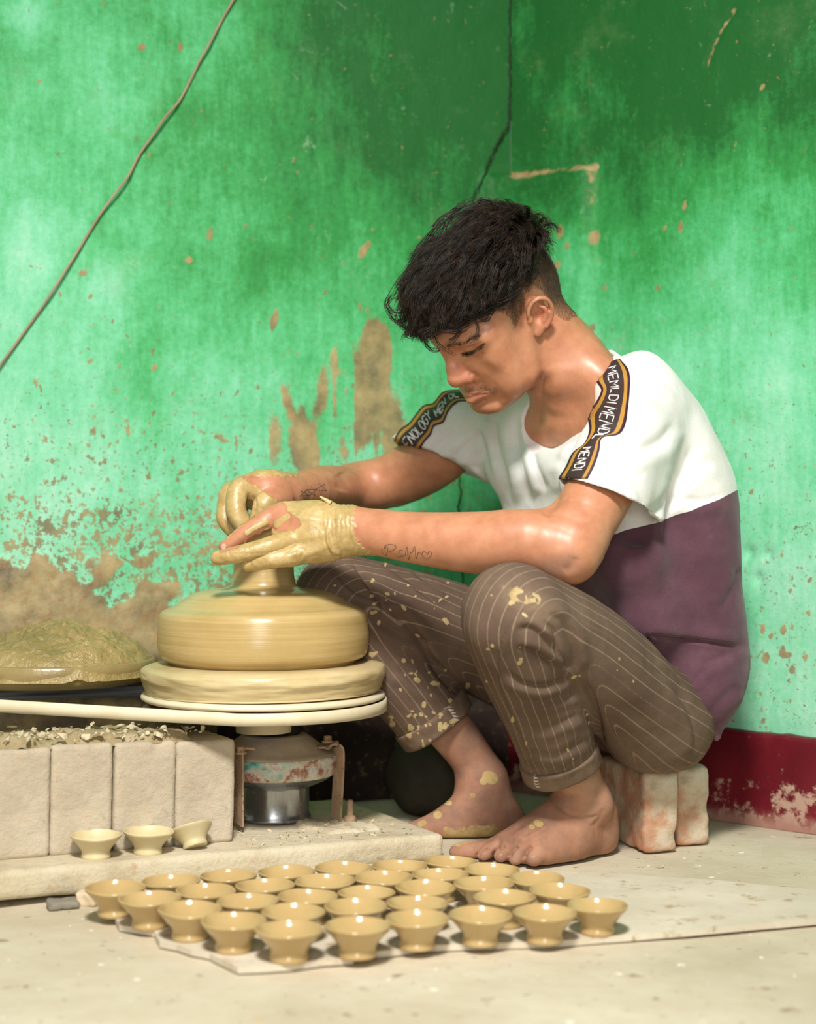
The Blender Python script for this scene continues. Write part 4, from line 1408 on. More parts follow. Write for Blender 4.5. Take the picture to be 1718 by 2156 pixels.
for pl, w, dp, rg, sd, rw, dr in (
    # behind the knee, near leg
    ([(1196, 1408), (1160, 1392), (1120, 1370), (1085, 1362)], 6, .0055, .0045, 1, 13, dn_),
    ([(1205, 1424), (1150, 1446), (1100, 1440), (1062, 1412)], 6, .0042, .0040, -1, 12, dn_),
    ([(1180, 1395), (1150, 1350), (1115, 1322), (1085, 1330)], 7, .0035, .0030, 1, 12, dn_),
    ([(1214, 1420), (1208, 1360), (1185, 1310), (1150, 1285)], 8, .0032, .0035, 1, 14, dn_),
    ([(1208, 1412), (1175, 1375), (1165, 1330), (1140, 1305)], 6, .0034, .0028, -1, 10, dn_),
    ([(1070, 1470), (1120, 1480), (1180, 1468), (1232, 1450)], 8, .0024, .0024, 1, 12, dn_),
    ([(1100, 1540), (1160, 1532), (1230, 1500)], 8, .0020, .0020, 1, 12, dn_),
    ([(1110, 1580), (1170, 1590), (1245, 1555)], 7, .0022, .0020, 1, 12, dn_),
    ([(1222, 1425), (1248, 1470), (1262, 1530), (1268, 1590)], 7, .0060, .0, 1, 10, dn_),
    # seam down the outside of the near leg
    ([(1160, 1262), (1100, 1290), (1060, 1350), (1050, 1430), (1078, 1510), (1108, 1580), (1128, 1625)], 2.5, .0016, .0014, -1, 5, dn_),
    ([(1220, 1300), (1290, 1340), (1350, 1390), (1400, 1440)], 3, .0014, .0014, 1, 6, dn_),
    # hip pocket area, near hip
    ([(1400, 1430), (1440, 1480), (1462, 1540), (1465, 1590)], 6, .0024, .0022, 1, 10, dn_),
    ([(1370, 1400), (1420, 1440), (1450, 1500)], 9, .0020, .0020, -1, 12, dn_),
    ([(1300, 1480), (1360, 1520), (1400, 1580)], 18, .0018, .0015, 1, 20, dn_),
    # far leg
    ([(740, 1180), (770, 1225), (800, 1270), (810, 1305)], 5, .0045, .0038, 1, 10, df_),
    ([(705, 1195), (735, 1235), (790, 1262), (850, 1270)], 6, .0040, .0035, 1, 11, df_),
    ([(790, 1180), (850, 1215), (900, 1255), (960, 1290)], 6, .0036, .0030, 1, 11, df_),
    ([(860, 1190), (900, 1225), (950, 1250)], 6, .0026, .0022, 1, 10, df_),
    ([(770, 1290), (830, 1330), (890, 1350), (960, 1380)], 9, .0040, .0030, 1, 14, df_),
    ([(800, 1260), (870, 1330), (930, 1420), (985, 1475)], 9, .0060, .0035, -1, 16, df_),
    ([(830, 1400), (880, 1440), (940, 1460)], 9, .0026, .0020, 1, 14, df_)):
    T_.stroke(pl, w, dp, rg, sd, dr, rw=rw)
T_.disp += fbm(T_.V, 24, 3, 5.0) * .0018
# stripe coordinate: angle about a frame carried along hip - knee - ankle
def stripe_coord(V, path, n0, count):
    pth = spline(path, 60)
    tg = np.gradient(pth, axis=0)
    tg /= np.linalg.norm(tg, axis=1)[:, None]
    u = np.asarray(n0, float)
    us = []
    for t in tg:
        u = u - t * (u @ t)
        u /= np.linalg.norm(u)
        us.append(u.copy())
    us = np.array(us)
    ws = np.cross(tg, us)
    out = np.zeros(len(V))
    dist = np.zeros(len(V))
    for k in range(0, len(V), 40000):
        Q = V[k:k + 40000]
        d2 = ((Q[:, None] - pth[None]) ** 2).sum(-1)
        w = np.exp(-(d2 - d2.min(1)[:, None]) / .0006)
        w /= w.sum(1)[:, None]
        c = w @ pth
        uu, ww = w @ us, w @ ws
        r = Q - c
        out[k:k + 40000] = np.arctan2(np.einsum('ij,ij->i', r, ww), np.einsum('ij,ij->i', r, uu)) / (2 * np.pi) * count
        dist[k:k + 40000] = np.sqrt(d2.min(1))
    return out, dist
path_n = [P(1400, 1500, 2.13), P(1290, 1428, 2.04), P(1180, 1345, 1.965), P(1095, 1305, 1.91), P(1105, 1385, 1.93), P(1130, 1450, 1.97), P(1165, 1560, 2.03), P(1195, 1650, 2.08)]
path_f = [P(1350, 1490, 2.32), P(1100, 1395, 2.29), P(860, 1300, 2.23), P(735, 1262, 2.20), P(770, 1330, 2.21), P(850, 1430, 2.235), P(950, 1570, 2.262)]
# the frame's zero lies on the hidden inner side so the wrap never shows
sn, dn = stripe_coord(T_.V, path_n, (-0.3, 1, 0.2), 27)
sf, df = stripe_coord(T_.V, path_f, (0.3, 1, 0.1), 27)
# far = deeper: choose leg by sdf
an, af = _tn.ev(T_.V), _tf.ev(T_.V)
stripe = np.where(an < af, sn, sf)
T_.apply()
tr_me = new_mesh('trousers', T_.V, T_.F)
qq = T_.pp
mud = np.zeros(len(T_.V))
_r = np.random.RandomState(11)
farleg = (T_.D > 2.08) & (an > af)
def drops(n, x0, x1, y0, y1, r0, r1, dr, bias=None):
    global mud
    for _ in range(n):
        x, y = _r.uniform(x0, x1), _r.uniform(y0, y1)
        if bias and _r.rand() > bias(x, y):
            continue
        r = r0 + (r1 - r0) * _r.rand() ** 2.2
        a = _r.uniform(0, 3.14)
        e = _r.uniform(0, 1.3) * r
        mud = np.maximum(mud, T_.mask([(x - e * math.cos(a), y - e * math.sin(a)), (x + e * math.cos(a), y + e * math.sin(a))], r, 1.6, dr))
drops(150, 770, 1000, 1290, 1575, 2.0, 6.5, df_, lambda x, y: np.clip((y - 1290) / 230, .25, 1) * (1 if x < 700 + (y - 1180) * .95 + 40 else .15))
drops(26, 690, 960, 1180, 1290, 1.8, 3.6, df_)
drops(16, 980, 1110, 1250, 1600, 2.0, 4.5, dn_)
drops(10, 1150, 1400, 1300, 1600, 1.8, 3.0, dn_)
kn = np.maximum(T_.mask([(1085, 1252), (1125, 1262)], 15, 8, dn_), T_.mask([(1062, 1240), (1085, 1235)], 10, 8, dn_) * .6)
kn = kn * smooth(fbm(T_.V, 110, 3, 6.0), -.5, .2)
mud = np.maximum(mud, kn * .9)
dusty_ = np.maximum(T_.mask([(1050, 1215), (1110, 1270), (1200, 1300)], 30, 50, dn_), 0) * .8 + .8 * smooth(-T_.V[:, 2], -.22, -.06)
vattr(tr_me, 'stripe', stripe)
vattr(tr_me, 'mud', mud)
vattr(tr_me, 'dusty', np.clip(dusty_, 0, 1))
def trouser_material():
    t = NT('brown pinstripe cotton')
    n = t.noise(10, 5, 0.6)
    col = t.ramp(n, [(0.3, srgb(88, 71, 60)), (0.6, srgb(106, 87, 74)), (0.8, srgb(118, 99, 85))])
    col = t.mix(t.rng(t.noise(1, 3, 0.7, t.mapped((500, 500, 900))), 0.4, 0.65, 0, 0.35), col, srgb(84, 68, 54))
    st = t.attr('stripe')
    fr = t.math('ABSOLUTE', t.math('SUBTRACT', t.math('FRACT', st), 0.5))
    line = t.rng(fr, 0.030, 0.070, 1, 0)
    line = t.math('MULTIPLY', line, t.rng(t.noise(260, 3, 0.7), 0.25, 0.55, 0.35, 0.9))
    col = t.mix(t.math('MULTIPLY', line, 0.62), col, srgb(158, 140, 116))
    du = t.math('MULTIPLY', t.attr('dusty'), t.rng(t.noise(24, 6, 0.7), 0.3, 0.75, 0.1, 0.75))
    col = t.mix(du, col, srgb(150, 128, 104))
    md = t.rng(t.attr('mud'), 0.35, 0.6)
    col = t.mix(md, col, t.ramp(t.noise(70, 4, 0.6), [(0.3, srgb(158, 136, 92)), (0.7, srgb(194, 174, 130))]))
    b = t.bump(t.noise(1, 3, 0.6, t.mapped((700, 700, 900))), 0.35, 0.0008)
    b = t.bump(md, 0.5, 0.0012, b)
    return t.out(col, 0.92, b, Specular_IOR_Level=0.15)
M_tr = trouser_material()
trousers = link('trousers', tr_me, M_tr, person, label='brown pinstriped trousers with rolled cuffs')
# rolled cuffs
for nm, shp, pt, n, inner, lab in (('n', [(1150, 1510, 2.0, 93), (1172, 1580, 2.04, 88), (1190, 1640, 2.075, 87)], cuffpt_n + cn / np.linalg.norm(cn) * .003, cn, in_n, None),
                              ('f', [(830, 1405, 2.23, 94), (880, 1470, 2.24, 89), (950, 1570, 2.262, 86)], cuffpt_f + cf_ / np.linalg.norm(cf_) * .003, cf_, in_f, None)):
    nn = np.asarray(n) / np.linalg.norm(n)
    c_ = ch(shp, .02)
    c_ = plane_cut(c_, pt, n, .006)
    c_ = clip_in(c_, pt - nn * .029, n, .005)
    c_ = SUB(c_, inner, .001)
    cV, cF = sdf_mesh(c_, .0016)
    C_ = Surf(cV, cF)
    C_.disp = fbm(cV, 40, 3) * .0016
    C_.apply()
    me = new_mesh('cuff', C_.V, cF)
    st_, _ = stripe_coord(C_.V, path_n if nm == 'n' else path_f, (-0.3, 1, 0.2) if nm == 'n' else (0.3, 1, 0.1), 27)
    vattr(me, 'stripe', np.zeros(len(C_.V)))
    mud = np.zeros(len(C_.V))
    if nm == 'f':
        T_ = C_
        drops(34, 845, 1000, 1480, 1575, 2.0, 6.0, df_)
    vattr(me, 'mud', mud)
    vattr(me, 'dusty', np.full(len(C_.V), .7))
    link('cuff', me, M_tr, trousers)
    # pale bar-tack stitches on the cuff
    tack = [(1132, 1622), (1128, 1640), (1131, 1655)] if nm == 'n' else [(943, 1488), (955, 1503), (966, 1522)]
    cc = Caster(C_.V, cF)
    ps, rs = [], []
    for k, (x, y) in enumerate(spline(tack, 11)):
        a, na = cc(x - 5, y - 1)
        b, nb = cc(x + 5, y + 2 * (-1) ** k)
        if a is None or b is None:
            continue
        ps.append(np.array([a - na * .0004, (a + b) / 2 + na * .0010, b - nb * .0004]))
        rs.append(np.full(3, .0007))
    if ps:
        link('stitching', tubes('stitching', ps, rs, 4), dusty('thread', srgb(200, 190, 176), srgb(215, 206, 194)), trousers)

# ---- collar band and sleeve tapes
def build_band():
    left = [(1300, 743), (1262, 788), (1232, 856), (1196, 903), (1160, 933), (1126, 944), (1110, 928), (1102, 885), (1096, 848)]
    pts = np.array(left, float)
    out = []
    # find the actual rim: step outwards from inside the opening until the shirt is hit
    for x, y in spline(pts, 80):
        cx_, cy_ = 1180, 848
        d = np.array([x - cx_, y - cy_])
        L = np.linalg.norm(d)
        d /= L
        hit = None
        for s in np.arange(-30, 40, 1.5):
            h, n = cast_s(x + d[0] * s, y + d[1] * s)
            if h is not None and 1.95 < h[1] < 2.32 and abs(n[1]) > .1:
                h2, n2 = cast_s(x + d[0] * (s + 4), y + d[1] * (s + 4))
                if h2 is not None and abs(h2[1] - h[1]) < .01:
                    hit = (x + d[0] * s, y + d[1] * s, h, n2, d)
                    break
        if hit:
            out.append(hit)
    return out
rim = build_band()
if len(rim) > 10:
    nb = 6
    A = np.array([[r[0], r[1]] for r in rim])
    for _ in range(4):
        A[1:-1] = (A[:-2] + A[2:] + 2 * A[1:-1]) / 4
    dirs = np.array([r[4] for r in rim])
    Lp = A - dirs * 1.0
    Rp = A + dirs * 14.0
    Vb, Nb = ribbon(cast_s, Lp[::3], Rp[::3], 70, nb, .0008)
    link('collar', strip_mesh('collar', Vb, Nb, .0014), M_shirt, shirt)
    me = bpy.data.objects['collar'].data
    vattr(me, 'seam', np.full(len(me.vertices), 5.0))

def tape_material():
    t = NT('woven tape')
    v = t.attr('across')
    dark = t.ramp(t.noise(1, 3, 0.6, t.mapped((900, 900, 900))), [(0.35, srgb(44, 30, 30)), (0.65, srgb(62, 44, 42))])
    a = t.math('ABSOLUTE', t.math('SUBTRACT', v, 0.5))          # 0 centre .. 0.5 edge
    gold = t.math('MULTIPLY', t.rng(a, 0.30, 0.315), t.rng(a, 0.415, 0.43, 1, 0))
    col = t.mix(gold, dark, srgb(176, 130, 50))
    col = t.mix(t.rng(a, 0.43, 0.44), col, srgb(58, 22, 44))
    return t.out(col, 0.6, t.bump(t.noise(1, 2, 0.5, t.mapped((1200, 1200, 1200))), 0.4, 0.0006))
M_tape = tape_material()
M_letter = NT('white woven lettering').out(srgb(226, 224, 220), 0.7)

STROKE = {  # monoline capitals on a unit box: lists of polylines
    'M': [[(0, 0), (0, 1), (.5, .35), (1, 1), (1, 0)]], 'E': [[(1, 1), (0, 1), (0, 0), (1, 0)], [(0, .5), (.85, .5)]],
    'N': [[(0, 0), (0, 1), (1, 0), (1, 1)]], 'D': [[(0, 0), (0, 1), (.6, 1), (1, .75), (1, .25), (.6, 0), (0, 0)]],
    'L': [[(0, 1), (0, 0), (.9, 0)]], 'I': [[(.5, 0), (.5, 1)]], 'O': [[(.3, 0), (0, .3), (0, .7), (.3, 1), (.7, 1), (1, .7), (1, .3), (.7, 0), (.3, 0)]],
    'G': [[(1, .8), (.7, 1), (.3, 1), (0, .7), (0, .3), (.3, 0), (.75, 0), (1, .2), (1, .5), (.6, .5)]], 'Y': [[(0, 1), (.5, .5), (1, 1)], [(.5, .5), (.5, 0)]]}

def tape(left, right, nl, texts, flip=False, name='sleeve_tape'):
    nw = 13
    V, N = ribbon(cast_s, left, right, nl, nw, .0012, drange=(1.9, 2.17) if not flip else (2.15, 2.45))
    me = strip_mesh(name, V, N, .0008)
    ac = np.tile(np.linspace(0, 1, nw), nl)
    ac = np.concatenate([ac, ac])
    # letters appended to the same mesh as a second material
    mid = (spline(left, nl) + spline(right, nl)) / 2
    seg = np.linalg.norm(np.diff(mid, axis=0), axis=1)
    S = np.concatenate([[0], np.cumsum(seg)])
    wid = np.linalg.norm(V[:, 0] - V[:, -1], axis=1).mean()
    def at(s, c):
        """s pixels along, c 0..1 across"""
        i = np.clip(np.interp(s, S, np.arange(nl)), 0, nl - 1.001)
        a, f = int(i), i - int(i)
        j = np.clip(c * (nw - 1), 0, nw - 1.001)
        b, g = int(j), j - int(j)
        return ((V[a, b] * (1 - f) + V[a + 1, b] * f) * (1 - g) + (V[a, b + 1] * (1 - f) + V[a + 1, b + 1] * f) * g + N[a, b] * .0012), N[a, b]
    ps, rs = [], []
    for s0, txt, hgt, lw in texts:
        s = s0
        for chx in txt:
            if chx == ' ':
                s += lw * 1.3
                continue
            w = lw * (.3 if chx == 'I' else 1)
            for pl in STROKE[chx]:
                pts = []
                pl = np.array(pl)
                dn = np.concatenate([np.linspace(pl[k], pl[k + 1], 4)[:-1] for k in range(len(pl) - 1)] + [pl[-1:]])
                for x, y in dn:
                    c = .5 + (y - .5) * hgt * (-1 if flip else 1)
                    pts.append(at(s + (x * w), c)[0])
                ps.append(np.array(pts))
                rs.append(np.full(len(pts), .00085))
            s += w + lw * .32
    lm = tubes('lettering', ps, rs, 5)
    return me, ac, lm

def join_letters(me, lm, ac, mats, name, parent, label=None):
    V1 = np.array([v.co[:] for v in me.vertices]); F1 = np.array([p.vertices[:] for p in me.polygons])
    V2 = np.array([v.co[:] for v in lm.vertices]); F2 = np.array([p.vertices[:] for p in lm.polygons])
    m = new_mesh(name, np.concatenate([V1, V2]), np.concatenate([F1, F2 + len(V1)]))
    vattr(m, 'across', np.concatenate([ac[:len(V1)], np.zeros(len(V2))]))
    o = link(name, m, mats, parent, label)
    mi = np.zeros(len(m.polygons), dtype=np.int32)
    mi[len(F1):] = 1
    m.polygons.foreach_set('material_index', mi)
    return o

# near sleeve: collar end down to the cuff.  left border, right border in pixels
tl = [(1276, 770), (1258, 800), (1268, 822), (1256, 850), (1240, 872), (1243, 905), (1232, 935), (1208, 955), (1193, 985), (1178, 1008)]
tr_ = [(1303, 757), (1324, 782), (1326, 820), (1322, 860), (1316, 895), (1302, 915), (1268, 922), (1262, 950), (1252, 980), (1238, 1008)]
me, ac, lm = tape(tl, tr_, 90, [(12, 'MEMLDI', .30, 11.5), (100, 'MENDL', .34, 12), (200, 'MENDI', .34, 9.5)], flip=0)
join_letters(me, lm, ac, [M_tape, M_letter], 'sleeve_tape', shirt, 'dark tape with gold edges and white capitals, near sleeve')
# far sleeve: shoulder (under the chin) down to the cuff
fl = [(970, 822), (945, 824), (930, 830), (914, 850), (893, 856), (876, 875), (862, 893), (845, 905), (830, 926)]
fr = [(985, 845), (962, 848), (944, 868), (934, 890), (915, 898), (908, 915), (895, 930), (882, 948), (862, 962)]
me, ac, lm = tape(fl[::-1], fr[::-1], 80, [(14, 'ENOLOGY', .36, 8.8), (104, 'MEN', .34, 9.5), (150, 'OL', .32, 9)], flip=1)
join_letters(me, lm, ac, [M_tape, M_letter], 'sleeve_tape', shirt, 'dark tape with gold edges and white capitals, far sleeve')

# ---- tattoos
cast_b = Caster(bV, bF)
M_tat = NT('faded tattoo ink').out(srgb(112, 88, 70), 0.6)
def ink(lines, name, r=.00055, n=30):
    ps, rs = [], []
    for pl in lines:
        pth = cast_path(cast_b, pl, n if len(pl) > 3 else 10, -.00015)
        if len(pth) > 2:
            ps.append(pth)
            rs.append(np.full(len(pth), r))
    if ps:
        link(name, tubes(name, ps, rs, 5), M_tat, person)
ink([[(812, 1172), (816, 1160), (815, 1150), (808, 1156), (812, 1148), (824, 1146), (834, 1150), (828, 1158), (820, 1160), (828, 1166), (836, 1172)],
     [(803, 1156), (806, 1166), (812, 1168)],
     [(848, 1158), (842, 1158), (840, 1163), (846, 1167), (843, 1173), (836, 1172)],
     [(846, 1173), (853, 1168), (857, 1150), (860, 1178), (864, 1163), (868, 1163), (873, 1150), (876, 1176), (881, 1163), (888, 1166)],
     [(888, 1166), (892, 1161), (898, 1163), (900, 1167), (904, 1161), (909, 1164), (907, 1170), (899, 1177), (890, 1171), (888, 1166)]], 'tattoo', .00055, 60)
def star(cx, cy, r, a0):
    p = [(cx + r * math.cos(a0 + k * 4 * math.pi / 5), cy + r * math.sin(a0 + k * 4 * math.pi / 5)) for k in range(6)]
    return [[p[k], ((p[k][0] + p[k + 1][0]) / 2, (p[k][1] + p[k + 1][1]) / 2), p[k + 1]] for k in range(5)]
ink(star(676, 1028, 13, .4) + star(656, 1034, 12, .9) + star(640, 1040, 10, .2), 'tattoo', .00055)

# ---- finger and toe nails
M_nail = NT('nail').out(srgb(206, 160, 138), 0.35)
M_nailc = NT('nail under clay').out(srgb(188, 160, 108), 0.3)
def nail(px, py, ang, lx, ly, mat):
    V, F = [], []
    n = 5
    ok = True
    for i in range(n):
        for j in range(n):
            u, v = (i / (n - 1) - .5) * 2, (j / (n - 1) - .5) * 2
            rr = 1 - .12 * (u * u * v * v)
            x, y = u * lx * rr, v * ly * rr
            h, nn = cast_b(px + x * math.cos(ang) - y * math.sin(ang), py + x * math.sin(ang) + y * math.cos(ang))
            if h is None:
                return
            V.append(h + nn * (.0006 - .0004 * (u * u + v * v)))
    V = np.array(V)
    a = (np.arange(n - 1)[:, None] * n + np.arange(n - 1)[None]).ravel()
    link('nail', new_mesh('nail', V, np.stack([a, a + n, a + n + 1, a + 1], -1)), mat, person)
nail(470, 1151, -.6, 6.5, 5, M_nail)
nail(452, 1171, -.12, 8, 5, M_nailc)
nail(521, 1187, -.15, 7, 4.5, M_nailc)
M_toe = NT('dusty toenail').out(srgb(158, 126, 108), 0.6)
nail(1121, 1806, .2, 6, 5, M_toe)
nail(1054, 1801, .2, 4, 3.5, M_toe)
nail(1018, 1797, .2, 4.5, 3.5, M_toe)
# moulded wisp of clay standing up from the wrist
w0, wn = cast_b(695, 1060)
if w0 is not None:
    wp_ = spline([w0 + wn * 0, w0 + np.array([-.005, 0, .004]), w0 + np.array([-.0125, 0, .0085])], 10)
    link('clay_wisp', tubes('clay_wisp', [wp_], [np.linspace(.0042, .0012, 10)], 8), NT('clay wisp').out(srgb(190, 164, 108), .35), person)

# the skin mesh itself: full detail where it shows, coarser where clothes cover it
def coarsen(V, F, attrs, hidden, cell):
    key = np.arange(len(V)).astype(np.int64)
    g = np.floor(V[hidden] / cell).astype(np.int64) + 4096
    kk = (g[:, 0] << 40) + (g[:, 1] << 20) + g[:, 2]
    _, inv = np.unique(kk, return_inverse=True)
    key[hidden] = len(V) + inv
    _, idx, inv2 = np.unique(key, return_index=True, return_inverse=True)
    cnt = np.bincount(inv2)
    V2 = np.stack([np.bincount(inv2, V[:, k]) / cnt for k in range(3)], -1)
    F2 = inv2[F]
    same = [F2[:, k] == F2[:, (k + 1) % 4] for k in range(4)]
    ns = sum(x.astype(int) for x in same)
    opp = (F2[:, 0] == F2[:, 2]) | (F2[:, 1] == F2[:, 3])
    quads = F2[(ns == 0) & ~opp]
    tm = (ns == 1) & ~opp
    T3 = F2[tm]
    first = np.argmax(np.stack([x[tm] for x in same], -1), 1)
    tris = np.stack([T3[np.arange(len(T3)), (first + 1 + k) % 4] for k in range(3)], -1)
    _, u = np.unique(np.sort(tris, 1), axis=0, return_index=True)
    tris = tris[u]
    return V2, [quads, tris], {k: np.asarray(a, float)[idx] for k, a in attrs.items()}
hid = (hem_node.ev(bV) < -.009) | (tr_node.ev(bV) < -.009)
print('hidden', hid.sum(), 'of', len(bV))
cV2, cF2, cA = coarsen(bV, bF, SKIN_ATTR, hid, .006)
skin_me = new_mesh('person', cV2, cF2)
for k_, a_ in cA.items():
    vattr(skin_me, k_, a_)
skin_me.materials.append(skin_material())
person.data = skin_me
# ---------------------------------------------------------------- hair
def hair_material():
    t = NT('dark curly hair')
    col = t.ramp(t.noise(120, 3, 0.6), [(0.3, srgb(22, 17, 13)), (0.55, srgb(42, 32, 24)), (0.8, srgb(88, 66, 46))])
    return t.out(col, 0.42, None, Specular_IOR_Level=0.32)
M_hair = hair_material()
def local_world_many(L):
    L = np.asarray(L)
    sh = L.shape
    return h_world(L.reshape(-1, 3)).reshape(sh)
SK = (np.array([-.002, 0, .048]), np.array([.092, .068, .076]))
def skull_push(p, off):
    """keep points at least off outside the skull ellipsoid"""
    c, r = SK
    q = (p - c) / (r + off[..., None])
    k = np.sqrt((q * q).sum(-1, keepdims=True))
    return np.where(k < 1, c + (p - c) / np.maximum(k, 1e-6), p)
hr = np.random.RandomState(5)
def long_edge(F):
    return np.interp(F, [-.1, -.04, 0, .05, .12], [.098, .090, .068, .060, .062])
def roots(n, fn):
    out = []
    c, r = SK
    while len(out) < n:
        d = hr.randn(3)
        d /= np.linalg.norm(d)
        p = c + d * r
        if fn(p):
            out.append(p)
    return np.array(out)
def grow(clumps, per, npt, spread):
    n = len(clumps)
    c, r = SK
    nrm = (clumps - c) / r ** 2
    nrm /= np.linalg.norm(nrm, axis=1)[:, None]
    F_ = clumps[:, 0]
    front = smooth(F_, .03, .085)
    back = smooth(-F_, .02, .08)
    side = np.sign(clumps[:, 1] + .006) * smooth(np.abs(clumps[:, 1]), .0, .05)
    top = smooth(clumps[:, 2], .085, .12)
    length = .050 + .018 * hr.rand(n) + .010 * front + .012 * top - .014 * back
    tgt = np.stack([np.full(n, 1.0) - .55 * back, .30 * side, -.42 - .35 * front + .15 * top], -1)
    tgt += hr.randn(n, 3) * .24
    tgt /= np.linalg.norm(tgt, axis=1)[:, None]
    d = nrm * (1.05 + .5 * top)[:, None] + tgt * .75 + hr.randn(n, 3) * .28
    d /= np.linalg.norm(d, axis=1)[:, None]
    ph, fr, amp = hr.rand(n) * 6.28, 70 + 70 * hr.rand(n), .0028 + .0045 * hr.rand(n)
    curl = np.clip(hr.rand(n) * 1.5 - .4, 0, 1) * (1 + front)
    hvol = .35 + .65 * hr.rand(n)
    p = clumps.copy()
    path = [p.copy()]
    dirs = [d.copy()]
    st = length / (npt - 1)
    for k in range(1, npt):
        t = k / (npt - 1)
        # curl the end of the lock round a side axis
        ax = np.cross(d, nrm)
        ax /= np.linalg.norm(ax, axis=1)[:, None] + 1e-9
        d = d + tgt * (.26 - .1 * t) + np.array([0, 0, -.06]) - nrm * .05
        d = d + np.cross(ax, d) * (curl * (t > .45) * -.42)[:, None]
        d /= np.linalg.norm(d, axis=1)[:, None]
        p = p + d * st[:, None]
        wav = ax * (np.sin(ph + fr * k * st) * amp * .5)[:, None]
        p = skull_push(p, .004 + .045 * np.minimum(1, t * 1.9) * (0.30 + .70 * smooth(p[:, 2], .060, .105)) * (.55 + .45 * hvol))
        path.append(p + wav)
        dirs.append(d.copy())
    path = np.stack(path, 1)                    # n, npt, 3
    Lp, R = [], []
    tt = np.linspace(0, 1, npt)
    paths = []
    for i in range(n):
        off = hr.randn(per, 3) * spread
        tw = hr.rand(per) * 6.28
        for j in range(per):
            conv = 1.0 - .55 * tt + .35 * tt ** 3
            jit = np.stack([np.sin(tw[j] + tt * 9 + q * 2.1) for q in range(3)], -1) * .0009 * tt[:, None]
            ln = .82 + .18 * hr.rand()
            pth = path[i] + off[j] * conv[:, None] + jit
            if ln < .98:
                s = tt * ln * (npt - 1)
                a = np.minimum(s.astype(int), npt - 2)
                f = (s - a)[:, None]
                pth = pth[a] * (1 - f) + pth[a + 1] * f
            paths.append(pth)
    return np.array(paths)
quick = bool(globals().get('QUICK'))
cl = roots(700 if not quick else 260, lambda p: p[2] > long_edge(p[0]) + .002)
hp = grow(cl, 15, 11, .0030)
# denser fringe over the brow
fr_ = roots(110 if not quick else 50, lambda p: p[2] > .058 and p[0] > .055 and abs(p[1]) < .055)
hp2 = grow(fr_, 18, 11, .0030)
hp = np.concatenate([hp, hp2])
hpw = local_world_many(hp)
# the haircut: trim locks that would hang over the near side of the face
_hx = [700, 812, 830, 850, 895, 925, 940, 985, 1010, 1048, 1075, 1105, 1130, 1150, 1300]
_hy = [640, 645, 680, 708, 716, 698, 684, 668, 654, 632, 608, 584, 552, 515, 470]
pq = proj(hpw)
bad = (pq[..., 1] > np.interp(pq[..., 0], _hx, _hy) + hr.rand(len(hpw), 1) ** 2 * 16 - 5) & (hpw[..., 1] < 2.14)
first = np.where(bad.any(1), bad.argmax(1), hpw.shape[1])
keepm = first > 2
hpw, first = hpw[keepm], first[keepm]
_m = hpw.shape[1]
_s = np.linspace(0, 1, _m)[None] * (np.minimum(first, _m) - 1)[:, None]
_a = np.minimum(_s.astype(int), _m - 2)
_f = (_s - _a)[..., None]
_ii = np.arange(len(hpw))[:, None]
hpw = hpw[_ii, _a] * (1 - _f) + hpw[_ii, _a + 1] * _f
def tubes_fast(name, W_, rad, sides=3):
    n, m, _ = W_.shape
    tg = np.gradient(W_, axis=1)
    tg /= np.linalg.norm(tg, axis=2)[..., None] + 1e-12
    ref = np.array([.31, .52, .79])
    u = np.cross(tg, ref)
    u /= np.linalg.norm(u, axis=2)[..., None] + 1e-9
    w = np.cross(tg, u)
    a = np.linspace(0, 2 * np.pi, sides, endpoint=False)
    V = W_[:, :, None] + (u[:, :, None] * np.cos(a)[:, None] + w[:, :, None] * np.sin(a)[:, None]) * np.asarray(rad).reshape(1, -1, 1, 1)
    base = np.arange(n)[:, None, None] * m * sides + np.arange(m - 1)[None, :, None] * sides
    j = np.arange(sides)[None, None]
    j2 = (j + 1) % sides
    F = np.stack([base + j, base + j2, base + sides + j2, base + sides + j], -1).reshape(-1, 4)
    return new_mesh(name, V.reshape(-1, 3), F)
hair = link('hair', tubes_fast('hair', hpw, .00028 * (1 - .55 * np.linspace(0, 1, 11) ** 2)), M_hair, person, label='dark wavy hair swept forward over the brow')
# soft mass under the locks
cap_l = U([ell((-.000, 0, .056), (.099, .074, .094)), (ell((.048, 0, .092), (.064, .054, .058)), .02)], .02)
def _cap(Q):
    L = h_local(Q)
    d = cap_l.f(L)
    edge = long_edge(L[:, 0]) + .004
    d = d + fbm(L, 70, 3) * .005
    return smax(d, (edge - L[:, 2]) * .9, .012) * HS
cap_node = Nd(_cap, head_node.lo, head_node.hi)
cV, cF = sdf_mesh(cap_node, .0022)
link('scalp_hair', new_mesh('scalp_hair', cV, cF), NT('hair mass').out(srgb(20, 15, 12), .8, None, Specular_IOR_Level=.1), hair)
# clipped sides: very short hairs standing off the skin
cand = np.nonzero((hz > .55) & (hzl < .4) & is_head)[0]
sel = hr.choice(cand, min(len(cand), 9000 if not quick else 5000), replace=False) if len(cand) else cand
if len(sel):
    b0 = bV[sel]
    nn = B_.N[sel]
    dwn = (HR @ np.array([.55, 0, -.8]))
    t_ = dwn - nn * (nn @ dwn)[:, None]
    t_ /= np.linalg.norm(t_, axis=1)[:, None]
    ln = (.0018 + .0030 * hr.rand(len(sel)) * smooth(lc[sel, 2], -.02, .07))[:, None]
    dd_ = nn * .45 + t_ * .9 + hr.randn(len(sel), 3) * .15
    sh = np.stack([b0 + dd_ * ln * k for k in (0, .5, 1)], 1)
    link('clipped_hair', tubes_fast('clipped_hair', sh, np.array([.00014, .00012, .00005])), NT('clipped hair').out(srgb(62, 48, 36), .6), hair)
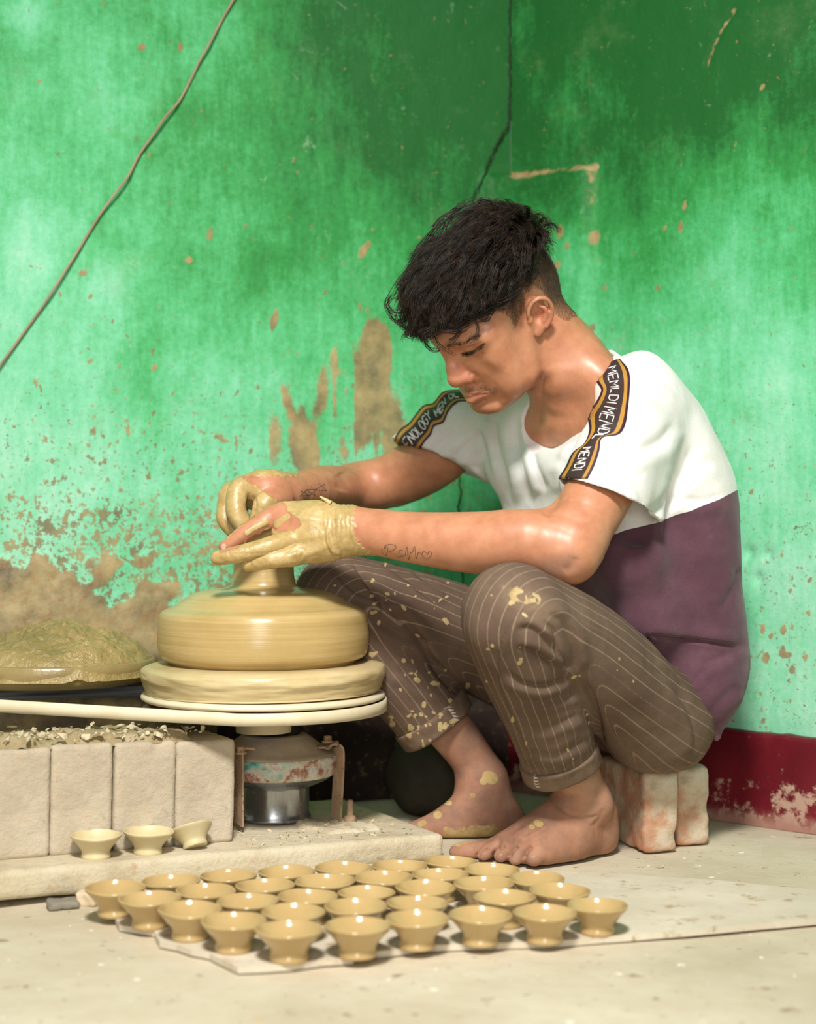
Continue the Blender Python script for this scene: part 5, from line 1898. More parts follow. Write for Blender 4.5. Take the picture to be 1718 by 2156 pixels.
# loose curls: hand-placed locks over the forehead and round the outline
def lock(pts, D, n=3, spread=3.5, r=.00042):
    """pixel polyline at depth D (scalar or list)"""
    Ds = np.full(len(pts), D) if np.isscalar(D) else np.array(D)
    base = spline(np.array([P(x, y, d) for (x, y), d in zip(pts, Ds)]), 24)
    out = []
    for k in range(n):
        o = hr.randn(3) * spread * .0006
        o2 = hr.randn(3) * spread * .0006
        t = np.linspace(0, 1, 24)[:, None]
        out.append(base + o * (1 - t) + o2 * t)
    return out
L_ = []
LK = [([(985, 655), (1000, 670), (1008, 690), (1003, 710), (990, 722)], 2.005, 3, 2), ([(1000, 660), (1020, 676), (1032, 660), (1045, 652)], 2.01, 4, 3),
      ([(950, 650), (962, 672), (966, 695), (955, 712), (945, 718)], 2.02, 6, 3), ([(940, 655), (925, 668), (912, 690), (920, 720), (935, 735), (958, 748)], 2.04, 3, 2),
      ([(870, 640), (845, 620), (835, 600), (850, 590), (862, 602)], 2.08, 3, 2), ([(880, 650), (840, 660), (820, 650), (816, 632), (828, 618)], 2.08, 5, 3),
      ([(870, 660), (838, 678), (822, 668), (812, 645), (822, 630), (838, 625)], 2.09, 4, 3), ([(890, 670), (858, 690), (840, 680), (828, 668)], 2.08, 6, 4),
      ([(900, 680), (872, 705), (855, 700), (852, 712)], 2.07, 6, 4), ([(905, 690), (895, 715), (905, 735), (920, 738), (930, 732)], 2.06, 5, 3),
      ([(1010, 470), (1005, 440), (1018, 422), (1038, 428), (1046, 448), (1040, 470)], 2.12, 10, 4), ([(1020, 475), (1012, 448), (1022, 432), (1036, 440), (1038, 455)], 2.10, 8, 4),
      ([(1090, 475), (1062, 460), (1064, 440), (1078, 432), (1090, 442), (1084, 458)], 2.12, 10, 4), ([(1095, 480), (1100, 460), (1088, 440), (1075, 445)], 2.11, 8, 4),
      ([(1030, 450), (1048, 432), (1064, 440), (1068, 460)], 2.13, 8, 4), ([(1100, 470), (1106, 452), (1096, 446)], 2.12, 6, 3),
      ([(930, 480), (945, 458), (975, 440), (1010, 430)], 2.13, 14, 9), ([(880, 560), (890, 530), (915, 495), (945, 470)], 2.11, 14, 9),
      ([(850, 625), (862, 590), (880, 560), (905, 530)], 2.09, 14, 9), ([(1090, 455), (1120, 475), (1142, 505), (1155, 535)], 2.12, 14, 7),
      ([(1060, 640), (1035, 648), (1010, 668), (985, 672)], 2.01, 10, 5), ([(1090, 612), (1060, 634), (1030, 645)], 2.005, 12, 6),
      ([(1125, 555), (1110, 590), (1085, 612)], 2.03, 14, 7), ([(990, 672), (960, 690), (925, 690), (900, 700)], 2.02, 12, 6),
      ([(960, 670), (925, 680), (895, 705), (900, 722)], 2.04, 10, 6), ([(1000, 727), (985, 722), (960, 726)], 2.0, 0, 2)]
for pts, D, n, sp in LK:
    L_ += lock(pts, D, n * (3 if n > 5 else 2), sp * 1.3)
link('curl', tubes_fast('curl', np.array(L_), .00042 * (1 - .6 * np.linspace(0, 1, 24) ** 3), 4), M_hair, hair)
# eyebrow, lashes, moustache
def bristles(name, pl, n, w, dirv, ln, r, drange=fd, rnd=.3):
    W_ = []
    base = spline(pl, 60)
    for _ in range(n):
        k = hr.randint(60)
        x, y = base[k] + hr.randn(2) * w * (1 - .5 * (k / 60))
        h, nn = cast_b(x, y)
        if h is None or not drange[0] < h[1] < drange[1]:
            continue
        dv = HR @ (np.array(dirv) + hr.randn(3) * rnd)
        dv = dv - nn * (nn @ dv) * .8 + nn * .25
        dv /= np.linalg.norm(dv)
        L = ln * (.6 + .6 * hr.rand())
        W_.append(np.stack([h - nn * .0003, h + dv * L * .5, h + dv * L - nn * L * .12]))
    if W_:
        link(name, tubes_fast(name, np.array(W_), np.array([r, r * .85, r * .3])), M_hair, person)
bristles('eyebrow', [(938, 731), (952, 727), (975, 723), (990, 715), (1006, 709)], 190, 2.4, (-.55, .6, .35), .0055, .00014)
bristles('eyelashes', [(974, 745), (988, 742), (1003, 736), (1018, 727)], 70, .5, (.9, .25, -.6), .0052, .00022, rnd=.15)
bristles('moustache', [(978, 820), (990, 822), (1008, 818), (1026, 818), (1040, 826)], 150, 3.4, (.3, .5, -.8), .0020, .00009)
bristles('chin_hair', [(1000, 852), (1012, 862), (1028, 868), (1046, 864)], 40, 4, (.2, .1, -.9), .0018, .00008)
# ---------------------------------------------------------------- clay, wheel, motor
def clay_material(name, c1, c2, rough=.22, bump=.25, ring=False):
    t = NT(name)
    col = t.ramp(t.noise(9, 5, 0.6), [(0.3, c1), (0.7, c2)])
    col = t.mix(t.rng(t.noise(60, 5, 0.7), 0.5, 0.75, 0, 0.3), col, c2)
    if ring:
        v = t.mapped((3, 3, 240))
        rn = t.noise(1, 5, 0.65, v)
        col = t.mix(t.rng(rn, 0.5, 0.72, 0, 0.35), col, srgb(206, 184, 134))
        col = t.mix(t.rng(rn, 0.5, 0.3, 0, 0.30), col, srgb(150, 124, 72))
        b = t.bump(rn, 0.32, 0.0012)
    else:
        b = t.bump(t.noise(50, 5, 0.6), bump, 0.002)
    return t.out(col, rough, b, Specular_IOR_Level=0.5)
M_spun = clay_material('wet spinning clay', srgb(172, 146, 92), srgb(190, 164, 110), .22, ring=True)
M_cup = clay_material('leather-wet cup clay', srgb(176, 148, 98), srgb(192, 166, 116), .15, .10)
WC = P(555, 1320, 2.14)
def prof_from_px(rows, cy0=None):
    """rows of (radius px, y px at the axis) -> (r, z) in metres at the wheel axis"""
    return [(r * 2.14 / FPX, CAMH - (y - CY) / FPX * 2.14) for r, y in rows]
ry = [(2, 1112), (30, 1112), (52, 1118), (60, 1135), (62, 1160), (63, 1185), (64, 1205), (66, 1222), (70, 1232), (86, 1238), (112, 1241), (140, 1247), (158, 1256), (172, 1266), (186, 1274),
      (202, 1280), (212, 1287), (217, 1298), (219, 1320), (220, 1345), (219, 1362), (216, 1374), (209, 1383), (198, 1389), (192, 1396)]
pr_ = spline(prof_from_px(ry), 120)
def wob(V, a):
    r = np.hypot(V[..., 0], V[..., 1])
    q = np.stack([np.cos(a)[None] * r * 3, np.sin(a)[None] * r * 3, V[..., 2] * 60], -1)
    k = fbm(q, 1.0, 3, 2.0) * .0014 * smooth(r, .02, .08) + .0012 * np.sin(2 * a + 0.8)[None] * smooth(r, .07, .12)
    z = V[..., 2] + .0022 * np.sin(a * 1 + .6)[None] * smooth(r, .09, .13) * smooth(-r, -.14, -.12)
    f = 1 + k / np.maximum(r, 1e-4)
    return np.stack([V[..., 0] * f, V[..., 1] * f, z], -1)
clay = link('clay_mound', lathe('clay_mound', pr_, 160, wob=wob), M_spun, label='large wet clay mound spinning on the wheel under the hands', cat='clay', loc=(WC[0], WC[1], 0))

wheel = link('pottery_wheel', None, label='slip-covered potter\'s wheel head carrying the clay mound', cat='wheel', loc=(WC[0], WC[1], 0))
ry2 = [(150, 1394), (205, 1394), (230, 1395), (246, 1398), (255, 1403), (258, 1411), (257, 1422), (253, 1430), (248, 1442), (244, 1450), (236, 1455), (150, 1456)]
def wob2(V, a):
    r = np.hypot(V[..., 0], V[..., 1])
    q = np.stack([np.cos(a)[None] * r * 22, np.sin(a)[None] * r * 22, V[..., 2] * 120], -1)
    k = fbm(q, 1.0, 3, 8.0) * .0032 * smooth(r, .12, .15)
    return np.stack([V[..., 0] * (1 + k / np.maximum(r, 1e-4)), V[..., 1] * (1 + k / np.maximum(r, 1e-4)), V[..., 2] + .0016 * np.sin(a + 2)[None] * smooth(r, .13, .15)], -1)
M_slip = clay_material('slip ring', srgb(178, 156, 106), srgb(208, 190, 146), .38, ring=True)
link('clay_ring', lathe('clay_ring', spline(prof_from_px(ry2), 50), 160, wob=wob2), M_slip, wheel)
M_pale = clay_material('dried pale slip', srgb(206, 192, 158), srgb(224, 214, 186), .5, ring=True)
ry3 = [(120, 1455), (244, 1455), (253, 1457), (256, 1461), (256, 1465), (250, 1469), (120, 1470)]
link('wheel_head', lathe('wheel_head', prof_from_px(ry3), 128), M_pale, wheel)
ry4 = [(120, 1470), (238, 1470), (240, 1474), (240, 1478), (238, 1481), (120, 1482)]
link('groove', lathe('groove', prof_from_px(ry4), 128), dusty('dark red paint', srgb(58, 22, 26), srgb(80, 30, 30), rough=.5), wheel)
ry5 = [(20, 1482), (245, 1482), (252, 1485), (254, 1490), (250, 1494), (238, 1497), (60, 1500), (58, 1540), (30, 1542)]
link('pulley', lathe('pulley', prof_from_px(ry5), 128), M_pale, wheel)

# drive belt: pale strand round the front of the pulley running off to the left, dark strand behind
def belt(name, pts, hgt, thk, mat, parent=None, **kw):
    p = np.array(pts)
    tg = np.gradient(p, axis=0)
    tg /= np.linalg.norm(tg, axis=1)[:, None]
    up = np.array([0, 0, 1.0])
    sd = np.cross(tg, up)
    sd /= np.linalg.norm(sd, axis=1)[:, None]
    prof = [(-thk / 2, -hgt / 2), (thk / 2, -hgt / 2), (thk / 2 * 1.15, 0), (thk / 2, hgt / 2), (-thk / 2, hgt / 2), (-thk / 2 * .8, 0)]
    V = np.stack([p + sd * a + up * b for a, b in prof], 1)
    m = len(prof)
    i = np.arange(len(p) - 1)[:, None] * m
    j = np.arange(m)[None]
    j2 = (j + 1) % m
    F = np.stack([i + j, i + j2, i + m + j2, i + m + j], -1).reshape(-1, 4)
    return link(name, new_mesh(name, V.reshape(-1, 3), F), mat, parent, **kw)
zb_ = CAMH - (1483 - CY) / FPX * 2.14
Rb = 256 * 2.14 / FPX
arc = []
for k in range(70):
    a = math.radians(-97 + k * (205 / 69))
    arc.append((WC[0] + Rb * math.cos(a), WC[1] + Rb * math.sin(a), zb_ + .003 * smooth(np.array(math.sin(a)), -.5, 1.0)))
fa, ra = np.array(arc[0]), np.array(arc[-1])
lead = [fa + (np.array([-.78, fa[1] + .02, zb_ + .031]) - fa) * t for t in np.linspace(1, 0.03, 26)]
M_belt = clay_material('belt pale', srgb(202, 188, 152), srgb(222, 212, 182), .5, ring=False)
M_beltb = NT('belt blue grey')
M_beltb = M_beltb.out(M_beltb.ramp(M_beltb.noise(1, 4, .6, M_beltb.mapped((6, 6, 300))), [(0.35, srgb(58, 62, 72)), (0.5, srgb(104, 108, 116)), (0.7, srgb(150, 152, 150))]), .45)
bfront = belt('drive_belt', np.vstack([lead, arc]), .0155, .004, M_belt, label='clay-smeared flat drive belt looped round the wheel, running off left', cat='belt')
back = [ra + (np.array([-.78, ra[1] - .19, zb_ + .014]) - ra) * t for t in np.linspace(0, 1, 20)]
belt('return_strand', back, .016, .004, M_beltb, bfront)

# motor under the wheel
MC = P(578, 1700, 2.185)
def mpx(rows):
    return [(r * 2.185 / FPX, CAMH - (y - CY) / FPX * 2.185) for r, y in rows]
motor = link('electric_motor', None, label='round metal motor with rusty rim and chrome drum under the wheel', cat='motor', loc=(MC[0], MC[1], 0))
def metal_dust():
    t = NT('dust on steel')
    n = t.noise(14, 6, .65)
    col = t.ramp(n, [(.3, srgb(150, 136, 116)), (.7, srgb(184, 170, 148))])
    return t.out(col, .85, t.bump(t.noise(60, 5, .7), .4, .002))
M_mdust = metal_dust()
link('cover', lathe('cover', spline(mpx([(8, 1543), (60, 1544), (74, 1550), (96, 1566), (112, 1576), (128, 1581), (134, 1585)]), 40), 96), M_mdust, motor)
def rim_mat():
    t = NT('chipped painted rim')
    c = t.ramp(t.noise(16, 5, .65), [(.30, srgb(150, 158, 158)), (.42, srgb(206, 204, 190)), (.50, srgb(150, 86, 58)), (.56, srgb(200, 196, 180)), (.64, srgb(96, 168, 150)), (.70, srgb(50, 84, 110))])
    c = t.mix(t.rng(t.noise(60, 5, .7), .5, .62), c, srgb(188, 176, 152))
    return t.out(c, .45, t.bump(t.noise(80, 5, .7), .4, .001), Specular_IOR_Level=.5)
M_rim = rim_mat()
link('rim', lathe('rim', mpx([(130, 1583), (135, 1586), (136, 1592), (135, 1600), (133, 1601), (134, 1603), (135, 1612), (133, 1620), (126, 1628)]), 96), M_rim, motor)
M_chrome = NT('scuffed chrome')
_c = M_chrome
_cc = _c.mix(_c.rng(_c.noise(14, 5, .7), .52, .66), srgb(170, 174, 178), srgb(128, 112, 90))
_cc = _c.mix(_c.rng(_c.noise(95, 2, .5), .69, .72), _cc, srgb(210, 196, 164))
M_chromem = _c.out(_cc, None, _c.bump(_c.noise(20, 3, .6), .15, .002), Metallic=.92)
_c.l(_c.rng(_c.noise(18, 4, .6), .35, .7, .16, .42), _c.b.inputs['Roughness'])
link('shoulder', lathe('shoulder', spline(mpx([(126, 1628), (112, 1638), (96, 1645), (84, 1650), (76, 1652)]), 20), 96), M_chromem, motor)
link('drum', lathe('drum', mpx([(74, 1651), (74, 1656), (73, 1660), (73, 1706), (74, 1711), (76, 1715), (77, 1719), (74, 1722), (10, 1724)]), 96), M_chromem, motor)
link('shaft', lathe('shaft', mpx([(2, 1500), (36, 1500), (40, 1510), (58, 1520), (60, 1530), (58, 1540), (52, 1546)]), 48), dusty('greasy black', srgb(22, 20, 18), srgb(40, 36, 30), rough=.5), motor)
# rusty bracket: flat strap folded over the rim and down to the slab
M_rust = dusty('dusty rust', srgb(150, 122, 96), srgb(178, 152, 124), srgb(120, 78, 54), 40, .85)
def strap(pts, w, th, name, parent, base):
    p = spline(pts, 40)
    tg = np.gradient(p, axis=0)
    tg /= np.linalg.norm(tg, axis=1)[:, None]
    wd = np.array([.55, -.83, 0])
    wd = wd[None] - tg * (tg @ wd)[:, None]
    wd /= np.linalg.norm(wd, axis=1)[:, None]
    nn = np.cross(tg, wd)
    V = np.stack([p + wd * a + nn * b for a, b in ((-w / 2, -th / 2), (w / 2, -th / 2), (w / 2, th / 2), (-w / 2, th / 2))], 1) - base
    i = np.arange(39)[:, None] * 4
    j = np.arange(4)[None]
    F = np.stack([i + j, i + (j + 1) % 4, i + 4 + (j + 1) % 4, i + 4 + j], -1).reshape(-1, 4)
    F = np.concatenate([F, [[0, 1, 2, 3], [156, 159, 158, 157]]])
    return link(name, new_mesh(name, V.reshape(-1, 3), F, False), M_rust, parent)
mb = np.array([MC[0], MC[1], 0])
for side in (0, 1):
    if side == 0:
        pts = [P(650, 1572, 2.17), P(690, 1570, 2.165), P(706, 1569, 2.16), P(713, 1576, 2.16), P(714, 1600, 2.16), P(712, 1650, 2.165), P(709, 1700, 2.17), P(707, 1727, 2.175)]
    else:
        pts = [P(530, 1576, 2.09), P(512, 1574, 2.085), P(503, 1580, 2.08), P(502, 1600, 2.08), P(502, 1650, 2.08), P(502, 1700, 2.085), P(502, 1735, 2.09)]
    strap(pts, .024, .0028, 'bracket', motor, mb)
for x, y, D in ((690, 1560, 2.165), (506, 1584, 2.07)):
    q_ = P(x, y, D)
    bo = lathe('bolt', [(.0001, .007), (.0045, .007), (.0055, .006), (.0055, 0), (.0085, 0), (.0085, -.002)], 6)
    link('bolt', bo, M_rust, motor, loc=tuple(q_ - mb))

pg_ = P(737, 1722, 2.15)
M_peg = M_rust

# ---------------------------------------------------------------- slab, bricks, mud, tub
ang = math.atan2(.27, .51)
def stone_mat(name, a, b, c, sc=14):
    t = NT(name)
    col = t.ramp(t.noise(sc, 7, .68), [(.28, a), (.5, b), (.72, c)])
    col = t.mix(t.rng(t.noise(sc * 4, 5, .75), .56, .72, 0, .6), col, srgb(188, 150, 108))
    col = t.mix(t.rng(t.noise(sc * 2.3, 6, .7), .60, .72, 0, .7), col, srgb(150, 132, 110))
    bb = t.bump(t.noise(sc * 5, 8, .7), .8, .005)
    return t.out(col, .92, bb, Specular_IOR_Level=.2)
M_slab = stone_mat('pale dusty stone', srgb(184, 168, 136), srgb(210, 198, 168), srgb(222, 212, 188))
SL = P(0, 1890, 1.83); SR = P(935, 1805, 2.10)
sdir = np.array([SR[0] - SL[0], SR[1] - SL[1]])
slen = np.linalg.norm(sdir); sdir /= slen
sn_ = np.array([-sdir[1], sdir[0]])
def slab_pt(u, v, z):
    """u along the front edge from the right end (negative = left), v back from it"""
    q = np.array([SR[0], SR[1]]) + sdir * u + sn_ * v
    return np.array([q[0], q[1], z])
SLAB_L, SLAB_W, SLAB_T = 0.78, 0.30, 0.034
me = rough_block('stone_slab', SLAB_L, SLAB_W, SLAB_T, .0065, .0016, 3, .007, 26, 30)
c_ = slab_pt(-SLAB_L / 2, SLAB_W / 2, 0)
tilt = math.atan2(0.012, 0.58)
slab = link('stone_slab', me, M_slab, loc=(c_[0], c_[1], .0045), rot=(0, tilt * .9, math.atan2(sdir[1], sdir[0])), label='long worn stone slab lying under the motor and brick row', cat='slab')
def slab_top(u):
    return .0045 + SLAB_T + math.sin(tilt * .9) * (-(u + SLAB_L / 2))
# row of standing bricks, left
M_lb = stone_mat('dusty pale brick', srgb(172, 158, 136), srgb(194, 181, 157), srgb(206, 195, 173), 9)
bang = math.atan2(sdir[1], sdir[0])
# positions of the vertical joints in the photograph on the row's front face
def front_u(px, v):
    """u where the ray through px meets the line v behind the slab's front edge"""
    o = np.array([SR[0], SR[1]]) + sn_ * v
    k = (px - CX) / FPX
    # (o + sdir*u).x = k * (o + sdir*u).y
    return (k * o[1] - o[0]) / (sdir[0] - k * sdir[1])
vb = .062
joints = [-140, -22, 105, 237, 369, 494]
blabels = ['pale dusty standing brick cut off by the left edge of the photo', 'pale dusty standing brick at the left frame edge, mud crust above', 'pale dusty standing brick behind the leftmost of the three cups',
           'pale dusty standing brick behind the middle of the three cups', 'pale dusty standing brick nearest the motor, at the row\'s right end']
for k in range(5):
    u0, u1 = front_u(joints[k], vb), front_u(joints[k + 1], vb)
    w = (u1 - u0) - .0016
    um = (u0 + u1) / 2
    hgt = .131 + (.002, -.001, .001, 0, -.002)[k]
    me = rough_block('brick', w, .105, hgt, .006, .0013, 20 + k, .0035, 8, 34)
    c_ = slab_pt(um, vb + .0525, 0)
    link('brick', me, M_lb, loc=(c_[0], c_[1], slab_top(um) - .001), rot=(0, tilt * .9, bang + (.0, .01, -.012, .008, -.01)[k]), label=blabels[k], cat='brick', group='bricks standing in a row on the slab')
# crumbly mud crust along the top of the row
M_crust = stone_mat('dried mud crumbs', srgb(140, 122, 84), srgb(172, 154, 116), srgb(196, 180, 148), 30)
def crust(name, u0, u1, v0, v1, z, hgt, seed, step=.0035, mat=M_crust, **kw):
    nu, nv = int((u1 - u0) / step), int((v1 - v0) / step)
    V = []
    us, vv = np.meshgrid(np.linspace(u0, u1, nu + 1), np.linspace(v0, v1, nv + 1), indexing='ij')
    q = np.stack([us, vv, np.zeros_like(us) + seed], -1)
    e = np.minimum.reduce([us - u0, u1 - us, vv - v0, v1 - vv])
    wob_ = fbm(q, 45, 4) * .010
    m = smooth(e + wob_, .0, .014)
    h = (hgt * (.55 + .55 * fbm(q, 26, 4, 4.0)) + .004 * np.abs(fbm(q, 120, 3, 9.0))) * m - .003
    ov = np.clip(.010 - (vv - v0), 0, .01)
    base = np.array([SR[0], SR[1]])
    X = base[0] + sdir[0] * us + sn_[0] * (vv + wob_ * .4)
    Y = base[1] + sdir[1] * us + sn_[1] * (vv + wob_ * .4)
    V = np.stack([X, Y, z - math.sin(tilt * .9) * (us + SLAB_L / 2) + h], -1).reshape(-1, 3)
    a = (np.arange(nu)[:, None] * (nv + 1) + np.arange(nv)[None])
    F = np.stack([a, a + nv + 1, a + nv + 2, a + 1], -1).reshape(-1, 4)
    n0 = len(V)
    return link(name, new_mesh(name, V, F), mat, **kw)
ztop = .0045 + SLAB_T + .131
crust('mud_crust', front_u(-140, vb), front_u(415, vb), vb + .003, vb + .12, ztop - .001, .019, 3.0, label='crumbly dried mud crust on top of the brick row', cat='mud', kind='stuff')
# flakes and crumbs of dry clay lying on the crust and slab
M_flake = dusty('clay flake', srgb(186, 172, 140), srgb(206, 194, 164), None, 40, .95)
def flakes(name, n, fn, s0, s1, seed, **kw):
    r = np.random.RandomState(seed)
    Vs, Fs, b = [], [], 0
    oct_ = np.array([(1, 0, 0), (-1, 0, 0), (0, 1, 0), (0, -1, 0), (0, 0, 1), (0, 0, -1), (.6, .6, .3), (-.6, .5, .4)], float)
    F0 = np.array([(0, 6, 4), (6, 2, 4), (2, 7, 4), (7, 1, 4), (1, 3, 4), (3, 0, 4), (6, 0, 5), (2, 6, 5), (7, 2, 5), (1, 7, 5), (3, 1, 5), (0, 3, 5)])
    for _ in range(n):
        c = fn(r)
        s = s0 + (s1 - s0) * r.rand() ** 2
        M = np.linalg.qr(r.randn(3, 3))[0]
        V = (oct_ * (1 + .3 * r.randn(8, 1))) * np.array([s, s * .8, s * .28])
        Vs.append(V @ M.T * np.array([1, 1, .7]) + c)
        Fs.append(F0 + b)
        b += 8
    return link(name, new_mesh(name, np.concatenate(Vs), np.concatenate(Fs), False), M_flake, **kw)
def _onrow(r):
    u = front_u(-60, vb) + (front_u(440, vb) - front_u(-60, vb)) * r.rand()
    q = slab_pt(u, vb + .004 + .10 * r.rand() ** 2, 0)
    return np.array([q[0], q[1], slab_top(u) + .131 + .004 + .008 * r.rand()])
flakes('clay_crumbs', 150, _onrow, .002, .009, 5, label='loose pale clay crumbs lying along the brick row', cat='crumbs', kind='stuff')
def _onslab(r):
    u, v = -.02 - .25 * r.rand(), .015 + .12 * r.rand()
    q = slab_pt(u, v, 0)
    return np.array([q[0], q[1], slab_top(u) + .001])
flakes('dust_crumbs', 130, _onslab, .0015, .006, 8, label='fine clay crumbs scattered on the slab near the motor', cat='crumbs', kind='stuff')
# small heap of crumbs by the bracket foot
crust('clay_dust_heap', front_u(650, .07), front_u(800, .07), .045, .15, slab_top(-.1) - .002 + math.sin(tilt * .9) * (-.1 + SLAB_L / 2), .012, 9.0, label='small heap of clay dust at the foot of the bracket', cat='dust', kind='stuff', mat=M_slab)

# muddy ledge along the wall behind the bricks, a basin of wet clay on it
TD = 2.235
TC = P(108, 1400, TD)
def tpx(rows):
    return [(r * TD / FPX, CAMH - (y - CY) / FPX * TD) for r, y in rows]
def grime():
    t = NT('muddy dark masonry')
    c = t.ramp(t.noise(11, 6, .7), [(.30, srgb(64, 56, 46)), (.45, srgb(112, 96, 70)), (.58, srgb(160, 140, 96)), (.75, srgb(190, 170, 124))])
    return t.out(c, .5, t.bump(t.noise(30, 7, .7), .6, .004), Specular_IOR_Level=.5)
M_grime = grime()
ltop = tpx([(0, 1437)])[0][1]
lu = wall_uv(210, 1400, 'l')[0]
me = rough_block('mud_ledge', .62, .115, ltop, .008, .004, 71, .008, 10, 24)
lc_ = wall_pt(lu + .16, 0, 'l', .070)
link('mud_ledge', me, M_grime, label='dark mud-streaked masonry ledge against the wall behind the brick row', cat='ledge', loc=(lc_[0], lc_[1], 0), rot=(0, 0, math.atan2(-DL[1], -DL[0])))
M_wet = clay_material('wet slurry clay', srgb(126, 108, 60), srgb(168, 146, 94), .30, 1.0)
for n_ in M_wet.node_tree.nodes:
    if n_.type == 'BUMP':
        n_.inputs['Distance'].default_value = .008
pan = lathe('basin', tpx([(2, 1436), (180, 1436), (205, 1430), (214, 1418), (216, 1400), (215, 1388), (211, 1385), (207, 1388), (205, 1404), (2, 1406)]), 96, wob=lambda V, a: V * (1 + .012 * fbm(np.stack([V[..., 0] * 40, V[..., 1] * 40, V[..., 2] * 90], -1), 1, 3))[..., None] ** np.array([1, 1, 0]))
basin = link('basin', pan, clay_material('clay-caked rim', srgb(120, 104, 62), srgb(160, 140, 92), .3, .7), label='round shallow basin caked in clay, resting on the muddy ledge', cat='basin', loc=(TC[0], TC[1], 0))
nr, na = 90, 220
rr_, aa = np.meshgrid(np.linspace(0.001, 1, nr), np.linspace(0, 2 * np.pi, na, endpoint=False), indexing='ij')
R0 = 221 * TD / FPX
X, Y = rr_ * R0 * np.cos(aa), rr_ * R0 * np.sin(aa)
q = np.stack([X, Y, 0 * X], -1)
hm = .040 * np.exp(-((X - .02) / .085) ** 2 - ((Y + .005) / .10) ** 2) + .006
hz_ = hm * (1 + .45 * fbm(q, 22, 3, 1.0)) + .014 * (.4 - np.abs(fbm(q, 30, 4, 6.0))) * smooth(-rr_, -1.0, -.9) + .006 * np.abs(fbm(q, 75, 3, 7.0))
zc = tpx([(0, 1396)])[0][1]
hz_ = hz_ + .0030 * fbm(q, 140, 3, 5.0) + .004 * np.clip(fbm(q, 48, 2, 15.0), 0, 1)
Z = zc + .006 + hz_ * smooth(-rr_, -1.0, -.80) * 1.0 - .020 * smooth(rr_ + .035 * fbm(q, 30, 3, 2.0), .94, 1.0)
V = np.stack([X, Y, Z], -1).reshape(-1, 3)
i = np.arange(nr - 1)[:, None] * na
j = np.arange(na)[None]
F = np.stack([i + j, i + na + j, i + na + (j + 1) % na, i + (j + 1) % na], -1).reshape(-1, 4)
link('wet_clay', new_mesh('wet_clay', V, F), M_wet, label='glistening heap of wet slurry clay in the basin at left', cat='clay', loc=(TC[0], TC[1], 0))

# ---------------------------------------------------------------- bricks he sits on
def seat_brick_mat():
    t = NT('mortared old brick')
    n = t.noise(16, 6, .68)
    col = t.ramp(n, [(.30, srgb(186, 120, 88)), (.44, srgb(196, 150, 120)), (.54, srgb(206, 186, 160)), (.70, srgb(220, 210, 190))])
    col = t.mix(t.rng(t.noise(42, 6, .75), .54, .68, 0, .7), col, srgb(168, 158, 136))
    col = t.mix(t.rng(t.noise(24, 4, .7), .68, .72), col, srgb(214, 106, 66))
    return t.out(col, .92, t.bump(t.noise(60, 8, .75), .8, .004), Specular_IOR_Level=.2)
M_sb = seat_brick_mat()
def seat_brick(corner_px, D, ang_, sx, sy, sz, seed, lab):
    me = rough_block('brick', sx, sy, sz, .0045, .0024, seed, .006, 30, 60)
    # nearest bottom corner stands at the pixel
    cpt = P(corner_px, CY + CAMH * FPX / D, D)
    ca, sa = math.cos(ang_), math.sin(ang_)
    # local corner (-sx/2, -sy/2)
    cx_, cy_ = sx / 2 * ca - sy / 2 * sa, sx / 2 * sa + sy / 2 * ca
    return link('brick', me, M_sb, loc=(cpt[0] + cx_, cpt[1] + cy_, 0), rot=(0, 0, ang_), label=lab, cat='brick', group='bricks the man sits on')
seat_brick(1357, 2.125, math.radians(17), .050, .20, .1065, 31, 'worn brick with orange flank standing right behind the near heel')
seat_brick(1425, 2.172, math.radians(14), .048, .20, .106, 37, 'worn grey brick at the right end of the seat, by the red band')

# dark round pot in the shadow behind the far ankle
pc = P(915, 1640, 2.42)
pot = lathe('round_pot', spline([(.002, .0), (.045, .002), (.068, .035), (.072, .065), (.056, .100), (.034, .114), (.036, .126), (.030, .127), (.026, .112), (.002, .10)], 50), 64)
link('round_pot', pot, dusty('sooty pot', srgb(38, 34, 26), srgb(58, 52, 38), rough=.8), label='dark sooty round pot in the shadow behind the far ankle', cat='pot', loc=(pc[0], pc[1], 0))

# ---------------------------------------------------------------- cups
def cup_mesh(name, seed):
    r = np.random.RandomState(seed)
    out = [(.0005, .0), (.0165, .0), (.0185, .0008), (.0192, .003), (.0186, .006), (.0182, .0085), (.0196, .012), (.0228, .0165), (.0262, .0205), (.0295, .0242), (.0322, .0272), (.0333, .0292), (.0334, .0304), (.0326, .0312)]
    inn = [(.0316, .0306), (.0304, .0284), (.0284, .0257), (.0248, .0222), (.0195, .0185), (.0130, .0158), (.0060, .0143), (.0005, .0140)]
    pr = np.array(out + inn)
    a = r.uniform(0, 6.28)
    ov, sk = r.uniform(.0, .025), r.uniform(-.0010, .0010)
    def w(V, an):
        f = 1 + ov * np.cos(2 * (an - a))[None] * smooth(pr[:, 1], .01, .03)[:, None]
        q = np.stack([np.cos(an)[None] + 0 * V[..., 0], np.sin(an)[None] + 0 * V[..., 0], V[..., 2] * 120 + seed], -1)
        f = f + .008 * fbm(q, 2.0, 2)
        z = V[..., 2] + (sk * np.cos(an - a)[None] + .0005 * np.sin(3 * an + a)[None]) * smooth(pr[:, 1], .01, .03)[:, None]
        return np.stack([V[..., 0] * f, V[..., 1] * f, z], -1)
    P2 = np.concatenate([spline(pr[:len(out)], 34), spline(pr[len(out) - 1:], 22)[1:]])
    pr = P2
    return lathe(name, P2, 56, wob=w)
cup_meshes = [cup_mesh('cup', k + 40) for k in range(7)]
cup_h = .0304
BOARD_Z = .0078
